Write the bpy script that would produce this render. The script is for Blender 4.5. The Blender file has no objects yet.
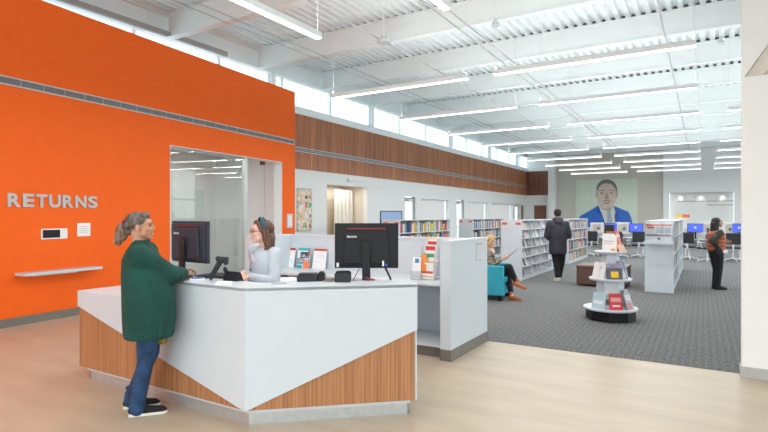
import bpy, bmesh, math, random
from mathutils import Vector, Matrix, Euler
random.seed(7)
C = bpy.context.scene.collection
PI = math.pi
# ------------------------------------------------------------------ camera frame (768x432, focal 525 px, eye height 1.6 m)
F = 525.0
YAW = math.radians(31.28)
CT, ST = math.cos(YAW), math.sin(YAW)
H0 = 1.6
def A(a, d):                      # metres to the right of / in front of the photographer -> ground point
    return (a*CT - d*ST, a*ST + d*CT)
def P(px, d): return A((px-384)/F*d, d)
def Z(py, d): return H0 + (216-py)*d/F
def dX(px, X): r = (px-384)/F; return X/(r*CT-ST)
def dY(px, Y): r = (px-384)/F; return Y/(r*ST+CT)
def yOnX(px, X): return P(px, dX(px, X))[1]
def xOnY(px, Y): return P(px, dY(px, Y))[0]

# ------------------------------------------------------------------ materials
def mat(name, col, rough=.5, metal=0., var=.05, vscale=8., emis=None, estr=0., bump=0., bscale=60., spec=.5, trans=0., alpha=1.):
    m = bpy.data.materials.new(name); m.use_nodes = True
    nt = m.node_tree; b = nt.nodes['Principled BSDF']
    b.inputs['Roughness'].default_value = rough; b.inputs['Metallic'].default_value = metal
    b.inputs['Specular IOR Level'].default_value = spec
    b.inputs['Transmission Weight'].default_value = trans
    b.inputs['Alpha'].default_value = alpha
    tc = nt.nodes.new('ShaderNodeTexCoord')
    n = nt.nodes.new('ShaderNodeTexNoise'); n.inputs['Scale'].default_value = vscale; n.inputs['Detail'].default_value = 3
    nt.links.new(tc.outputs['Object'], n.inputs['Vector'])
    r = nt.nodes.new('ShaderNodeValToRGB')
    c0 = [max(0, c*(1-var)) for c in col]; c1 = [min(1, c*(1+var)) for c in col]
    r.color_ramp.elements[0].position = .3; r.color_ramp.elements[1].position = .7
    r.color_ramp.elements[0].color = (*c0, 1); r.color_ramp.elements[1].color = (*c1, 1)
    nt.links.new(n.outputs['Fac'], r.inputs['Fac']); nt.links.new(r.outputs['Color'], b.inputs['Base Color'])
    if emis:
        b.inputs['Emission Color'].default_value = (*emis, 1); b.inputs['Emission Strength'].default_value = estr
    if bump:
        n2 = nt.nodes.new('ShaderNodeTexNoise'); n2.inputs['Scale'].default_value = bscale; n2.inputs['Detail'].default_value = 4
        nt.links.new(tc.outputs['Object'], n2.inputs['Vector'])
        bp = nt.nodes.new('ShaderNodeBump'); bp.inputs['Strength'].default_value = bump; bp.inputs['Distance'].default_value = .01
        nt.links.new(n2.outputs['Fac'], bp.inputs['Height']); nt.links.new(bp.outputs['Normal'], b.inputs['Normal'])
    return m
def ramp(nt, stops, const=False):
    r = nt.nodes.new('ShaderNodeValToRGB'); cr = r.color_ramp
    if const: cr.interpolation = 'CONSTANT'
    while len(cr.elements) < len(stops): cr.elements.new(.5)
    for e, (p, c) in zip(cr.elements, stops): e.position = p; e.color = (*c, 1)
    return r
def stretched(name, scale, stops, rough=.5, detail=4, bump=0, seam=None, seam_axis='Y', seamcol=.55):
    """noise stretched along one axis: wood grain, carpet"""
    m = mat(name, (.5,.5,.5), rough); nt = m.node_tree; b = nt.nodes['Principled BSDF']
    tc = nt.nodes.new('ShaderNodeTexCoord'); mp = nt.nodes.new('ShaderNodeMapping'); mp.inputs['Scale'].default_value = scale
    n = nt.nodes.new('ShaderNodeTexNoise'); n.inputs['Scale'].default_value = 1; n.inputs['Detail'].default_value = detail
    nt.links.new(tc.outputs['Object'], mp.inputs['Vector']); nt.links.new(mp.outputs['Vector'], n.inputs['Vector'])
    r = ramp(nt, stops); nt.links.new(n.outputs['Fac'], r.inputs['Fac'])
    out = r.outputs['Color']
    if seam:
        sp = nt.nodes.new('ShaderNodeSeparateXYZ'); nt.links.new(tc.outputs['Object'], sp.inputs[0])
        def mth(op, a, bb=None):
            x = nt.nodes.new('ShaderNodeMath'); x.operation = op
            if hasattr(a, 'links'): nt.links.new(a, x.inputs[0])
            else: x.inputs[0].default_value = a
            if bb is not None:
                if hasattr(bb, 'links'): nt.links.new(bb, x.inputs[1])
                else: x.inputs[1].default_value = bb
            return x.outputs[0]
        q = mth('DIVIDE', sp.outputs[seam_axis], seam)
        fl = mth('FLOOR', q); fr = mth('SUBTRACT', q, fl)
        wn = nt.nodes.new('ShaderNodeTexWhiteNoise'); wn.noise_dimensions = '1D'; nt.links.new(fl, wn.inputs['W'])
        tone = mth('MULTIPLY_ADD', wn.outputs['Value'], .35); tone.node.inputs[2].default_value = .82
        sm = mth('GREATER_THAN', fr, .06); sm2 = mth('MULTIPLY_ADD', sm, 1-seamcol); sm2.node.inputs[2].default_value = seamcol
        f = mth('MULTIPLY', tone, sm2)
        vm = nt.nodes.new('ShaderNodeVectorMath'); vm.operation = 'SCALE'
        nt.links.new(out, vm.inputs[0]); nt.links.new(f, vm.inputs['Scale']); out = vm.outputs[0]
    nt.links.new(out, b.inputs['Base Color'])
    if bump:
        bp = nt.nodes.new('ShaderNodeBump'); bp.inputs['Strength'].default_value = bump; bp.inputs['Distance'].default_value = .01
        nt.links.new(n.outputs['Fac'], bp.inputs['Height']); nt.links.new(bp.outputs['Normal'], b.inputs['Normal'])
    return m
def palette(name, cols, rough=.5):
    """one material, a colour per object from a palette"""
    m = mat(name, (.5,.5,.5), rough); nt = m.node_tree; b = nt.nodes['Principled BSDF']
    oi = nt.nodes.new('ShaderNodeObjectInfo')
    r = ramp(nt, [(i/len(cols), c) for i, c in enumerate(cols)], True)
    nt.links.new(oi.outputs['Random'], r.inputs['Fac']); nt.links.new(r.outputs['Color'], b.inputs['Base Color'])
    return m
def glass(name, tint=(.93,.97,.96), gloss=.12, rough=0.):
    m = bpy.data.materials.new(name); m.use_nodes = True; nt = m.node_tree; nt.nodes.clear()
    o = nt.nodes.new('ShaderNodeOutputMaterial'); t = nt.nodes.new('ShaderNodeBsdfTransparent'); t.inputs[0].default_value = (*tint, 1)
    g = nt.nodes.new('ShaderNodeBsdfGlossy'); g.inputs['Roughness'].default_value = rough
    lw = nt.nodes.new('ShaderNodeLayerWeight'); lw.inputs['Blend'].default_value = .25
    mr = nt.nodes.new('ShaderNodeMath'); mr.operation = 'MULTIPLY_ADD'; mr.inputs[1].default_value = .28; mr.inputs[2].default_value = gloss
    nt.links.new(lw.outputs['Fresnel'], mr.inputs[0])
    x = nt.nodes.new('ShaderNodeMixShader'); nt.links.new(mr.outputs[0], x.inputs[0])
    nt.links.new(t.outputs[0], x.inputs[1]); nt.links.new(g.outputs[0], x.inputs[2]); nt.links.new(x.outputs[0], o.inputs[0])
    return m
def translucent(name, col):
    m = bpy.data.materials.new(name); m.use_nodes = True; nt = m.node_tree; nt.nodes.clear()
    o = nt.nodes.new('ShaderNodeOutputMaterial'); t = nt.nodes.new('ShaderNodeBsdfTranslucent'); t.inputs[0].default_value = (*col, 1)
    g = nt.nodes.new('ShaderNodeBsdfDiffuse'); g.inputs[0].default_value = (*col, 1)
    n = nt.nodes.new('ShaderNodeTexNoise'); n.inputs['Scale'].default_value = 40
    mr = nt.nodes.new('ShaderNodeMapRange'); mr.inputs['To Min'].default_value = .4; mr.inputs['To Max'].default_value = .5
    nt.links.new(n.outputs['Fac'], mr.inputs[0])
    x = nt.nodes.new('ShaderNodeMixShader'); nt.links.new(mr.outputs[0], x.inputs[0])
    nt.links.new(t.outputs[0], x.inputs[1]); nt.links.new(g.outputs[0], x.inputs[2]); nt.links.new(x.outputs[0], o.inputs[0])
    return m

M = dict(
 orange = mat('orange_paint', (.88,.13,.009), .6, var=.02, spec=.25),
 white = mat('white_laminate', (.59,.645,.69), .35, var=.01),
 wall = mat('white_wall_paint', (.80,.81,.80), .6, var=.01),
 ceil = mat('white_ceiling_paint', (.86,.92,.93), .55, var=.01),
 beige_wall = mat('beige_wall_paint', (.56,.53,.48), .6, var=.03),
 warm = mat('warm_wall_paint', (.72,.64,.53), .6, var=.02),
 cream = mat('cream_board', (.78,.72,.62), .6, var=.03),
 base = mat('grey_vinyl_base', (.17,.16,.14), .5),
 base_l = mat('light_grey_base', (.42,.42,.40), .5),
 steel = mat('brushed_aluminium', (.62,.66,.68), .28, .7, var=.06, vscale=20),
 grey = mat('grey_metal', (.35,.36,.36), .4, .5),
 dgrey = mat('dark_grey_metal', (.09,.09,.10), .4, .4),
 grille = mat('slot_diffuser', (.16,.16,.16), .5, .2),
 black = mat('black_plastic', (.007,.007,.009), .42, spec=.3),
 black2 = mat('charcoal_plastic', (.02,.022,.028), .5, spec=.35),
 slatey = mat('slate_plastic', (.05,.055,.07), .6, spec=.15),
 red = mat('red_plastic', (.28,.008,.02), .4),
 paper = mat('white_paper', (.82,.83,.84), .6, var=.02),
 wood = stretched('desk_wood', (60,60,.8), [(.25,(.25,.10,.04)),(.5,(.40,.18,.075)),(.75,(.52,.26,.125))], .4, 5),
 woodpanel = stretched('wall_wood_planks', (14,14,.7), [(.3,(.27,.09,.036)),(.5,(.40,.145,.058)),(.72,(.53,.21,.088))], .45, 5, seam=.16, seam_axis='Y'),
 woodpanel_x = stretched('far_wall_wood_planks', (14,14,.7), [(.3,(.13,.05,.03)),(.5,(.19,.075,.045)),(.72,(.26,.11,.07))], .45, 5, seam=.3, seam_axis='X'),
 floor = stretched('beige_linoleum', (1.2,5,1), [(.3,(.46,.378,.282)),(.5,(.50,.417,.313)),(.7,(.545,.458,.345))], .38, 6),
 slate = mat('teal_fabric', (.03,.36,.48), .8, var=.08),
 brown = mat('brown_leather', (.10,.045,.035), .4, var=.1),
 glass = glass('clear_glass', (.93,.97,.955), .03),
 clere = glass('clerestory_glass', (.90,.96,.97), .05),
 acrylic = glass('clear_acrylic', (.95,.96,.97), .06),
 blind = translucent('roller_blind', (.82,.78,.76)),
 screen = mat('blue_screen', (.01,.02,.1), .2, emis=(.05,.09,.55), estr=1.2),
 screen2 = mat('pale_blue_screen', (.02,.04,.1), .2, emis=(.12,.22,.5), estr=.8),
 lamp = mat('lamp_diffuser', (.9,.9,.88), .5, emis=(1,.985,.96), estr=2.6),
 orange_red = mat('red_tag', (.85,.09,.07), .5),
 jean = mat('blue_denim', (.016,.052,.13), .85, var=.4, vscale=14, bump=.3, bscale=200),
)
# carpet: grey with wavy bands running away from the lobby
def carpet():
    m = mat('grey_carpet', (.2,.2,.2), .95, bump=.6, bscale=300); nt = m.node_tree; b = nt.nodes['Principled BSDF']
    b.inputs['Specular IOR Level'].default_value = .15
    tc = nt.nodes.new('ShaderNodeTexCoord')
    def noise(sc, det=3):
        mp = nt.nodes.new('ShaderNodeMapping'); mp.inputs['Scale'].default_value = sc
        n = nt.nodes.new('ShaderNodeTexNoise'); n.inputs['Scale'].default_value = 1; n.inputs['Detail'].default_value = det
        nt.links.new(tc.outputs['Object'], mp.inputs['Vector']); nt.links.new(mp.outputs['Vector'], n.inputs['Vector']); return n.outputs['Fac']
    w = nt.nodes.new('ShaderNodeTexWave'); w.wave_type = 'BANDS'; w.bands_direction = 'X'
    w.inputs['Scale'].default_value = 4.2; w.inputs['Distortion'].default_value = 3.5; w.inputs['Detail'].default_value = 2; w.inputs['Detail Scale'].default_value = 3
    nt.links.new(tc.outputs['Object'], w.inputs['Vector'])
    a = nt.nodes.new('ShaderNodeMix'); a.data_type = 'FLOAT'; a.inputs[0].default_value = .9
    nt.links.new(w.outputs['Fac'], a.inputs[2]); nt.links.new(noise((55,14,1), 5), a.inputs[3])
    r = ramp(nt, [(.25,(.095,.098,.098)),(.5,(.175,.178,.180)),(.78,(.285,.288,.29))])
    nt.links.new(a.outputs[0], r.inputs['Fac']); nt.links.new(r.outputs['Color'], b.inputs['Base Color'])
    return m
M['carpet'] = carpet()
_cc = {}
def col(c, rough=.5, **k):
    key = (tuple(c), rough, tuple(sorted(k.items())))
    if key not in _cc: _cc[key] = mat('paint_%02d%02d%02d' % tuple(int(x*99) for x in c[:3]), c, rough, **k)
    return _cc[key]

# ------------------------------------------------------------------ mesh helpers
class MB:
    def __init__(s): s.bm = bmesh.new()
    def box(s, lo, hi, T=None):
        x0,y0,z0 = lo; x1,y1,z1 = hi
        v = [Vector(p) for p in ((x0,y0,z0),(x1,y0,z0),(x1,y1,z0),(x0,y1,z0),(x0,y0,z1),(x1,y0,z1),(x1,y1,z1),(x0,y1,z1))]
        if T: v = [T @ p for p in v]
        v = [s.bm.verts.new(p) for p in v]
        for f in ((3,2,1,0),(4,5,6,7),(0,1,5,4),(1,2,6,5),(2,3,7,6),(3,0,4,7)): s.bm.faces.new([v[i] for i in f])
        return s
    def prism(s, pts, off, T=None):
        """closed polygon pts (3D, planar) extruded by vector off"""
        off = Vector(off); a = [Vector(p) for p in pts]; b = [p+off for p in a]
        if T: a = [T@p for p in a]; b = [T@p for p in b]
        a = [s.bm.verts.new(p) for p in a]; b = [s.bm.verts.new(p) for p in b]
        n = len(a); s.bm.faces.new(a[::-1]); s.bm.faces.new(b)
        for i in range(n): s.bm.faces.new((a[i], a[(i+1)%n], b[(i+1)%n], b[i]))
        return s
    def slab(s, poly, z0, z1): return s.prism([(x,y,z0) for x,y in poly], (0,0,z1-z0))
    def tube(s, p0, p1, r0, r1=None, n=12, cap=True):
        r1 = r0 if r1 is None else r1; p0 = Vector(p0); p1 = Vector(p1); ax = (p1-p0)
        q = ax.to_track_quat('Z','Y')
        a = []; b = []
        for i in range(n):
            u = q @ Vector((math.cos(2*PI*i/n), math.sin(2*PI*i/n), 0))
            a.append(s.bm.verts.new(p0+u*r0)); b.append(s.bm.verts.new(p1+u*r1))
        for i in range(n): s.bm.faces.new((a[i], a[(i+1)%n], b[(i+1)%n], b[i]))
        if cap: s.bm.faces.new(a[::-1]); s.bm.faces.new(b)
        return s
    def path(s, pts, r, n=8):
        for p, q in zip(pts, pts[1:]): s.tube(p, q, r, n=n)
        return s
    def lathe(s, prof, c=(0,0,0), n=48):
        rings = []
        for r, z in prof:
            rings.append([s.bm.verts.new((c[0]+r*math.cos(2*PI*i/n), c[1]+r*math.sin(2*PI*i/n), c[2]+z)) for i in range(n)] if r > 1e-6 else [s.bm.verts.new((c[0],c[1],c[2]+z))])
        for A_, B_ in zip(rings, rings[1:]):
            for i in range(n):
                j = (i+1)%n
                if len(A_) == 1 and len(B_) == 1: continue
                if len(A_) == 1: s.bm.faces.new((A_[0], B_[j], B_[i]))
                elif len(B_) == 1: s.bm.faces.new((A_[i], A_[j], B_[0]))
                else: s.bm.faces.new((A_[i], A_[j], B_[j], B_[i]))
        return s
    def ell(s, c, r, R=None, seg=20):
        T = Matrix.Translation(Vector(c)) @ (R.to_matrix().to_4x4() if R is not None else Matrix()) @ Matrix.Diagonal((*r, 1))
        bmesh.ops.create_uvsphere(s.bm, u_segments=seg, v_segments=seg//2+2, radius=1, matrix=T); return s
    def cap(s, p0, p1, r0, r1=None, n=16):
        r1 = r0 if r1 is None else r1; p0 = Vector(p0); p1 = Vector(p1)
        s.tube(p0, p1, r0, r1, n); s.ell(p0, (r0,)*3, seg=n); s.ell(p1, (r1,)*3, seg=n); return s
    def loft(s, rings, n=28, rot=0):
        """rings of (cx, cy, z, rx, ry)"""
        R_ = []
        for cx, cy, z, rx, ry in rings:
            R_.append([s.bm.verts.new((cx+rx*math.cos(2*PI*i/n), cy+ry*math.sin(2*PI*i/n), z)) for i in range(n)])
        for a, b in zip(R_, R_[1:]):
            for i in range(n): s.bm.faces.new((a[i], a[(i+1)%n], b[(i+1)%n], b[i]))
        s.bm.faces.new(R_[0][::-1]); s.bm.faces.new(R_[-1]); return s
    def build(s, name, m, parent=None, bevel=0, smooth=False, remesh=0, sm=0, segs=2, kind=None):
        bmesh.ops.recalc_face_normals(s.bm, faces=s.bm.faces)
        me = bpy.data.meshes.new(name); s.bm.to_mesh(me); s.bm.free()
        ob = bpy.data.objects.new(name, me); C.objects.link(ob)
        for mm in (m if isinstance(m, (list, tuple)) else [m]): me.materials.append(M[mm] if isinstance(mm, str) else mm)
        if parent: ob.parent = parent
        if remesh:
            md = ob.modifiers.new('r', 'REMESH'); md.mode = 'VOXEL'; md.voxel_size = remesh; md.use_smooth_shade = True
            if sm: s2 = ob.modifiers.new('s', 'SMOOTH'); s2.factor = .5; s2.iterations = sm
        if bevel:
            bv = ob.modifiers.new('b', 'BEVEL'); bv.width = bevel; bv.segments = segs; bv.limit_method = 'ANGLE'; bv.angle_limit = .7
        if smooth:
            for p in me.polygons: p.use_smooth = True
            try:
                me.set_sharp_from_angle(angle=.7)
            except Exception: pass
        if kind: ob['kind'] = kind
        return ob
def thing(name, label, cat, loc=(0,0,0), rotz=0, group=None):
    o = bpy.data.objects.new(name, None); C.objects.link(o); o.empty_display_size = .1
    o.location = loc if len(loc) == 3 else (*loc, 0); o.rotation_euler = (0,0,rotz)
    return tag(o, label, cat, group)
def tag(o, label, cat, group=None):
    o['label'] = label; o['category'] = cat
    if group: o['group'] = group
    return o
def copy_tree(o, parent=None):
    c = o.copy(); C.objects.link(c)
    if parent: c.parent = parent
    for ch in list(o.children): copy_tree(ch, c)
    return c
def struct(name, mb, m, **k): return mb.build(name, m, kind='structure', **k)
def text(name, body, size, m, parent, loc, rot, extrude=.004, offset=0., ax='LEFT', ay='BOTTOM', sx=1.):
    cu = bpy.data.curves.new(name, 'FONT'); cu.body = body; cu.size = size; cu.extrude = extrude; cu.offset = offset
    cu.align_x = ax; cu.align_y = ay
    o = bpy.data.objects.new(name, cu); C.objects.link(o)
    dg = bpy.context.evaluated_depsgraph_get(); me = bpy.data.meshes.new_from_object(o.evaluated_get(dg))
    bpy.data.objects.remove(o); me.materials.clear(); me.materials.append(M[m] if isinstance(m, str) else m)
    o = bpy.data.objects.new(name, me); C.objects.link(o); o.parent = parent
    o.location = loc; o.rotation_euler = rot; o.scale = (sx,1,1)
    return o
WORLD = 2.5; UPW = 18; DNW = 28; EXPO = 0.52
def camo2(name, c0, c1):
    m = mat(name, c0, .6); nt = m.node_tree; ck = nt.nodes.new('ShaderNodeTexChecker'); ck.inputs['Scale'].default_value = 12; ck.inputs['Color1'].default_value = (*c0,1); ck.inputs['Color2'].default_value = (*c1,1)
    tc = nt.nodes.new('ShaderNodeTexCoord'); nt.links.new(tc.outputs['Object'], ck.inputs['Vector']); nt.links.new(ck.outputs[0], nt.nodes['Principled BSDF'].inputs['Base Color']); return m
# ================================================================== THE ROOM
XW = -10.1           # plane of the wood / white wall and the clerestory
YB = 35.0            # far wall
ZD = 6.0             # underside of the roof deck
# orange wall line: foot point and direction
OW0 = Vector(A(-5.451, 7.453)); OWD = Vector(A(.4327, .9015)); OWD = Vector((OWD.x, OWD.y)).normalized()
OWN = Vector((-OWD.y, OWD.x))           # pointing away from the lobby (towards -X)
def sO(px):                              # distance along the orange wall seen at pixel column px
    r = (px-384)/F
    return (r*7.453 + 5.451)/(.4327 - r*.9015)
def dO(px): return 7.453 + .9015*sO(px)
OROT = math.atan2(OWD.y, OWD.x)
TO = Matrix.Translation((OW0.x, OW0.y, 0)) @ Matrix.Rotation(OROT, 4, 'Z')   # local x along the wall, y away from lobby

# floor, carpet, ground
b = MB(); b.box((-14,-9,-.1), (14,6.44,0)); struct('floor', b, 'floor')
b = MB(); b.box((-14,6.44,-.1), (14,YB+1,.004)); struct('floor_carpet', b, 'carpet')
b = MB(); b.box((-70,-60,-.3), (70,90,-.12)); struct('ground', b, col((.45,.46,.44), .9))

def holed(lo, hi, holes, thick, T, zsplit=None):
    """wall in local x (along) / z with rectangular holes (x0,x1,z0,z1); thickness along local +y"""
    b = MB(); x0, z0 = lo; x1, z1 = hi
    xs = x0
    for (a0, a1, c0, c1) in sorted(holes):
        if a0 > xs: b.box((xs,0,z0), (a0,thick,z1), T)
        if c0 > z0: b.box((a0,0,z0), (a1,thick,c0), T)
        if c1 < z1: b.box((a0,0,c1), (a1,thick,z1), T)
        xs = a1
    if xs < x1: b.box((xs,0,z0), (x1,thick,z1), T)
    return b
# orange wall with the glazed opening
oL, oM0, oM1, oR = sO(170), sO(247), sO(250), sO(282)
SE = 7.15
b = holed((-9.5,0), (SE,4.88), [(oL,oR,0,2.975)], .25, TO); struct('wall_orange', b, 'orange')
b = MB(); b.box((oR-.012,-.002,0), (oR+.0,.252,2.975), TO); b.box((oL,-.002,2.963), (oR,.252,2.975), TO); b.box((oL,-.002,0),(oL+.012,.252,2.975),TO)
struct('trim_1', b, 'wall')
b = MB(); b.box((-9.5,-.012,0), (oL,0,.125), TO); b.box((oR,-.012,0), (SE,0,.125), TO); struct('baseboard_orange', b, 'base')
# slot grille let into the orange wall
t = thing('slot_diffuser', 'long grey slot grille running along the orange wall above the word', 'air vent', (OW0.x, OW0.y, 3.484), OROT)
b = MB(); b.box((-9.4,-.006,0), (SE-.05,.0,.115)); b.build('vent_backing', 'grille', t)
b = MB(); b.box((-9.4,-.016,-.006), (SE-.05,-.001,.012)); b.box((-9.4,-.016,.103), (SE-.05,-.001,.121)); b.box((SE-.05,-.016,-.006),(SE-.035,-.001,.121)); b.build('vent_frame', col((.55,.55,.54),.4), t)
for i in range(28,50):
    b = MB(); b.box((-9.3+i*.33,-.012,.012), (-9.3+i*.33+.012,-.006,.103)); b.build('vent_divider', 'grey', t)
# glazing: pane, frame, sliding door mullion
t = thing('glass_partition', 'tall clear glass pane in the orange wall behind the desk monitor', 'glass partition', (OW0.x, OW0.y, 0), OROT)
b = MB(); b.box((oL+.03,.10,.03), (oM0,.112,2.93)); b.build('glass_pane', 'glass', t)
b = MB(); b.box((oM0,.07,0), (oM1,.14,2.963)); b.build('mullion', col((.55,.57,.56),.35,metal=.3), t)
b = MB(); b.box((oL+.012,.08,2.93), (oM0,.13,2.963)); b.box((oL+.012,.08,0), (oM0,.13,.03)); b.box((oL+.012,.08,.03),(oL+.03,.13,2.93)); b.build('frame', 'grey', t)
# room behind the glass
def office_lamp(t):
    li = bpy.data.lights.new('office_lamp', 'AREA'); li.shape = 'RECTANGLE'; li.size = 1.5; li.size_y = .1; li.energy = 38
    lo = bpy.data.objects.new('office_lamp', li); C.objects.link(lo); lo.location = t.location+Vector((0,0,-.01)); lo.rotation_euler = (0,0,t.rotation_euler.z)
b = MB(); b.box((oL-1.6,2.6,0), (SE+1.2,2.7,3.3), TO); struct('wall_office_back', b, 'wall')
b = MB(); b.box((SE-.15,.25,0), (SE,2.6,3.3), TO); struct('wall_office_end', b, 'wall')
b = MB(); b.box((oL-1.7,.25,0), (oL-1.6,2.7,3.3), TO); struct('wall_office_side', b, 'wall')
b = MB(); b.box((oL-1.7,.25,3.3), (SE,2.7,3.35), TO); struct('ceiling_office', b, 'ceil')
t = thing('recessed_light', 'slim white ceiling light in the room behind the tall glass pane', 'ceiling light', TO @ Vector((oL+.6,1.3,3.24)), OROT+PI/2)
b = MB(); b.box((-.8,-.06,.01), (.8,.06,.06)); b.build('housing', 'wall', t)
b = MB(); b.box((-.78,-.05,0), (.78,.05,.01)); b.build('diffuser', 'lamp', t); office_lamp(t)
# glass writing board on the far office wall
t = thing('glass_writing_board', 'frameless glass writing board on the office wall behind the glass', 'whiteboard', TO @ Vector((5.75,2.56,0)), OROT)
b = MB(); b.box((-.75,0,1.2), (.75,.012,2.3)); b.build('board_glass', col((.66,.72,.70),.15), t)
for x in (-.68,.68):
    for z in (1.27,2.23): b = MB(); b.tube((x,-.008,z), (x,.0,z), .012); b.build('standoff', 'steel', t)

# wood band + white wall + openings along x = XW
def onW(px): return yOnX(px, XW)
TW = Matrix.Translation((XW,0,0)) @ Matrix.Rotation(PI/2, 4, 'Z')   # local x = world y, local y = world -x
holes = [(13.17,15.5,0,2.6), (18.2,19.1,0,2.38), (19.6,22.45,.9,2.33), (23.35,24.25,0,2.38), (24.65,27.6,.9,2.33), (28.2,32.0,.9,2.33), (32.5,33.4,0,2.35), (33.75,34.45,0,2.3)]
b = holed((10.4,0), (YB,2.975), holes, .18, TW); struct('wall_left', b, 'wall')
b = MB(); b.box((10.4,-.02,2.975), (YB,.15,4.566), TW); o = struct('wall_wood_band', b, 'woodpanel')
b = MB(); b.box((10.4,-.03,0), (13.17,0,.12), TW); b.box((15.5,-.012,0),(18.2,0,.12),TW); struct('baseboard_left', b, 'base')
t = thing('slot_diffuser', 'long grey slot grille running along the wood plank band', 'air vent', (XW+.02, 10.5, 3.49), PI/2)
b = MB(); b.box((0,-.006,0), (24.3,0,.11)); b.build('vent_backing', 'grille', t)
b = MB(); b.box((0,-.02,-.012), (24.3,-.001,.012)); b.box((0,-.02,.098), (24.3,-.001,.122)); b.box((0,-.014,.048), (24.3,-.006,.062)); b.build('vent_frame', col((.55,.56,.58),.35), t)
# clerestory sill, glass, mullions
b = MB(); b.box((-9,-.06,4.566), (YB,.2,4.74), TW); struct('trim_2', b, 'ceil')
b = MB(); b.box((-9,-.045,4.74), (YB,.1,4.79), TW); struct('trim_3', b, 'ceil')
b = MB(); b.box((-9,.05,4.79), (YB,.06,5.47), TW); struct('window_1', b, 'clere')
ys = [10.6,15.6,22.45,27.6,32.6]; mul = [XW*-.222*k for k in range(-3,16)]
b = MB()
for k in range(-4,14):
    y = 11.12+2.245*k
    if min(abs(y-q) for q in ys) > .5: b.box((y-.035,.0,4.79), (y+.035,.09,5.47), TW)
struct('window_frame', b, 'ceil')
for i, y in enumerate(ys):
    b = MB(); b.box((y-.09,-.16,4.74), (y+.09,-.135,5.47), TW); b.box((y-.09,-.045,4.74), (y+.09,-.02,5.47), TW); b.box((y-.01,-.135,4.74), (y+.01,-.045,5.47), TW)
    struct('trim_column_%d' % (i+1), b, 'ceil')
# wall behind for the part below the clerestory left of the white wall (outside wall of the office)
bb = MB(); bb.box((-9,.0,0),(10.4,.15,4.566), TW @ Matrix.Translation((0,2.2,0))); struct('wall_outer_left', bb, 'wall')
bb = MB(); bb.box((-9,-.0,4.4),(10.4,2.35,4.566), TW); struct('ceiling_back_office', bb, 'ceil')

# openings: alcove, doors, blinds
b = MB(); x0 = XW-1.0
b.box((x0-.05,12.9,0), (x0,15.9,2.9)); b.box((x0,12.95,0),(XW-.18,13.1,2.9)); b.box((x0,15.56,0),(XW-.18,15.7,2.9)); b.box((x0,12.95,2.65),(XW-.18,15.7,2.75))
struct('wall_alcove', b, 'warm')
li = bpy.data.lights.new('alcove_fill_light', 'AREA'); li.shape = 'RECTANGLE'; li.size = 1.6; li.size_y = .3; li.energy = 13; li.color = (1,.97,.92)  # unseen light added to brighten the alcove interior
lo = bpy.data.objects.new('alcove_fill_light', li); C.objects.link(lo); lo.location = (XW-.45,14.3,2.64); lo.rotation_euler = (0,0,PI/2)
t = thing('sliding_panel', 'cream folding panel standing inside the tall wall opening', 'panel', (XW-.6,15.0,0), 0)
b = MB()
for k in range(5): b.prism([(0.0,-.62+k*.22,0),(.045,-.51+k*.22,0),(0,-.40+k*.22,0),(-.02,-.40+k*.22,0),(.025,-.51+k*.22,0),(-.02,-.62+k*.22,0)], (0,0,2.5))
b.build('panel_leaf', 'cream', t)
def win(n, y0, y1):
    b = MB(); b.box((y0,.12,.9), (y1,.16,.96), TW); b.box((y0,.12,2.28), (y1,.16,2.33), TW); b.box((y0,.12,.9),(y0+.05,.16,2.33),TW); b.box((y1-.05,.12,.9),(y1,.16,2.33),TW)
    struct('window_frame_%d'%n, b, 'wall')
    b = MB(); b.box((y0+.05,.14,.96), (y1-.05,.145,2.28), TW); struct('window_%d'%n, b, 'clere')
    w = ['nearest', 'middle', 'farthest'][n-2]
    t = thing('roller_blind', 'pale roller blind pulled down over the %s window of the white wall' % w, 'blind', (XW-.08, y0, 2.25), PI/2)
    b = MB(); b.box((.03,0,-1.3), (y1-y0-.35,.004,0)); b.build('blind_fabric', 'blind', t)
    b = MB(); b.tube((.03,0,.03), (y1-y0-.35,0,.03), .028); b.build('roller_tube', 'wall', t)
    b = MB(); b.box((.03,-.008,-1.32), (y1-y0-.35,.012,-1.295)); b.build('bottom_bar', 'wall', t)
win(2, 19.6, 22.45); win(3, 24.65, 27.6); win(4, 28.2, 32.0)
for n, y0, y1 in ((1,18.2,19.1), (2,23.35,24.25), (3,32.5,33.4)):
    b = MB(); b.box((y0,.02,0), (y0+.05,.14,2.38), TW); b.box((y1-.05,.02,0), (y1,.14,2.38), TW); b.box((y0,.02,2.3), (y1,.14,2.35), TW)
    struct('door_frame_%d'%n, b, 'grey')
    b = MB(); b.box((y0+.05,.06,0), (y0+.15,.10,2.3), TW); b.box((y1-.15,.06,0), (y1-.05,.10,2.3), TW); b.box((y0+.15,.06,2.17), (y1-.15,.10,2.3), TW); b.box((y0+.15,.06,0), (y1-.15,.10,.25), TW)
    d = struct('door_%d'%n, b, 'wall')
    b = MB(); b.box((y0+.15,.075,.25), (y1-.15,.085,2.17), TW); b.build('glass_panel', 'clere', d)
    b = MB(); b.box((y0+.1,.035,2.2), (y0+.42,.06,2.27), TW); b.build('door_closer', 'grey', d)
    b = MB(); b.tube(TW@Vector((y0+.1,.02,1.0)), TW@Vector((y0+.22,.02,1.0)), .01); b.tube(TW@Vector((y0+.1,.02,1.0)), TW@Vector((y0+.1,.06,1.0)), .02); b.build('door_handle', 'steel', d)
b = MB(); b.box((33.75,.05,0), (34.45,.09,2.3), TW); d = struct('door_4', b, col((.28,.13,.07),.5))
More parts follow.
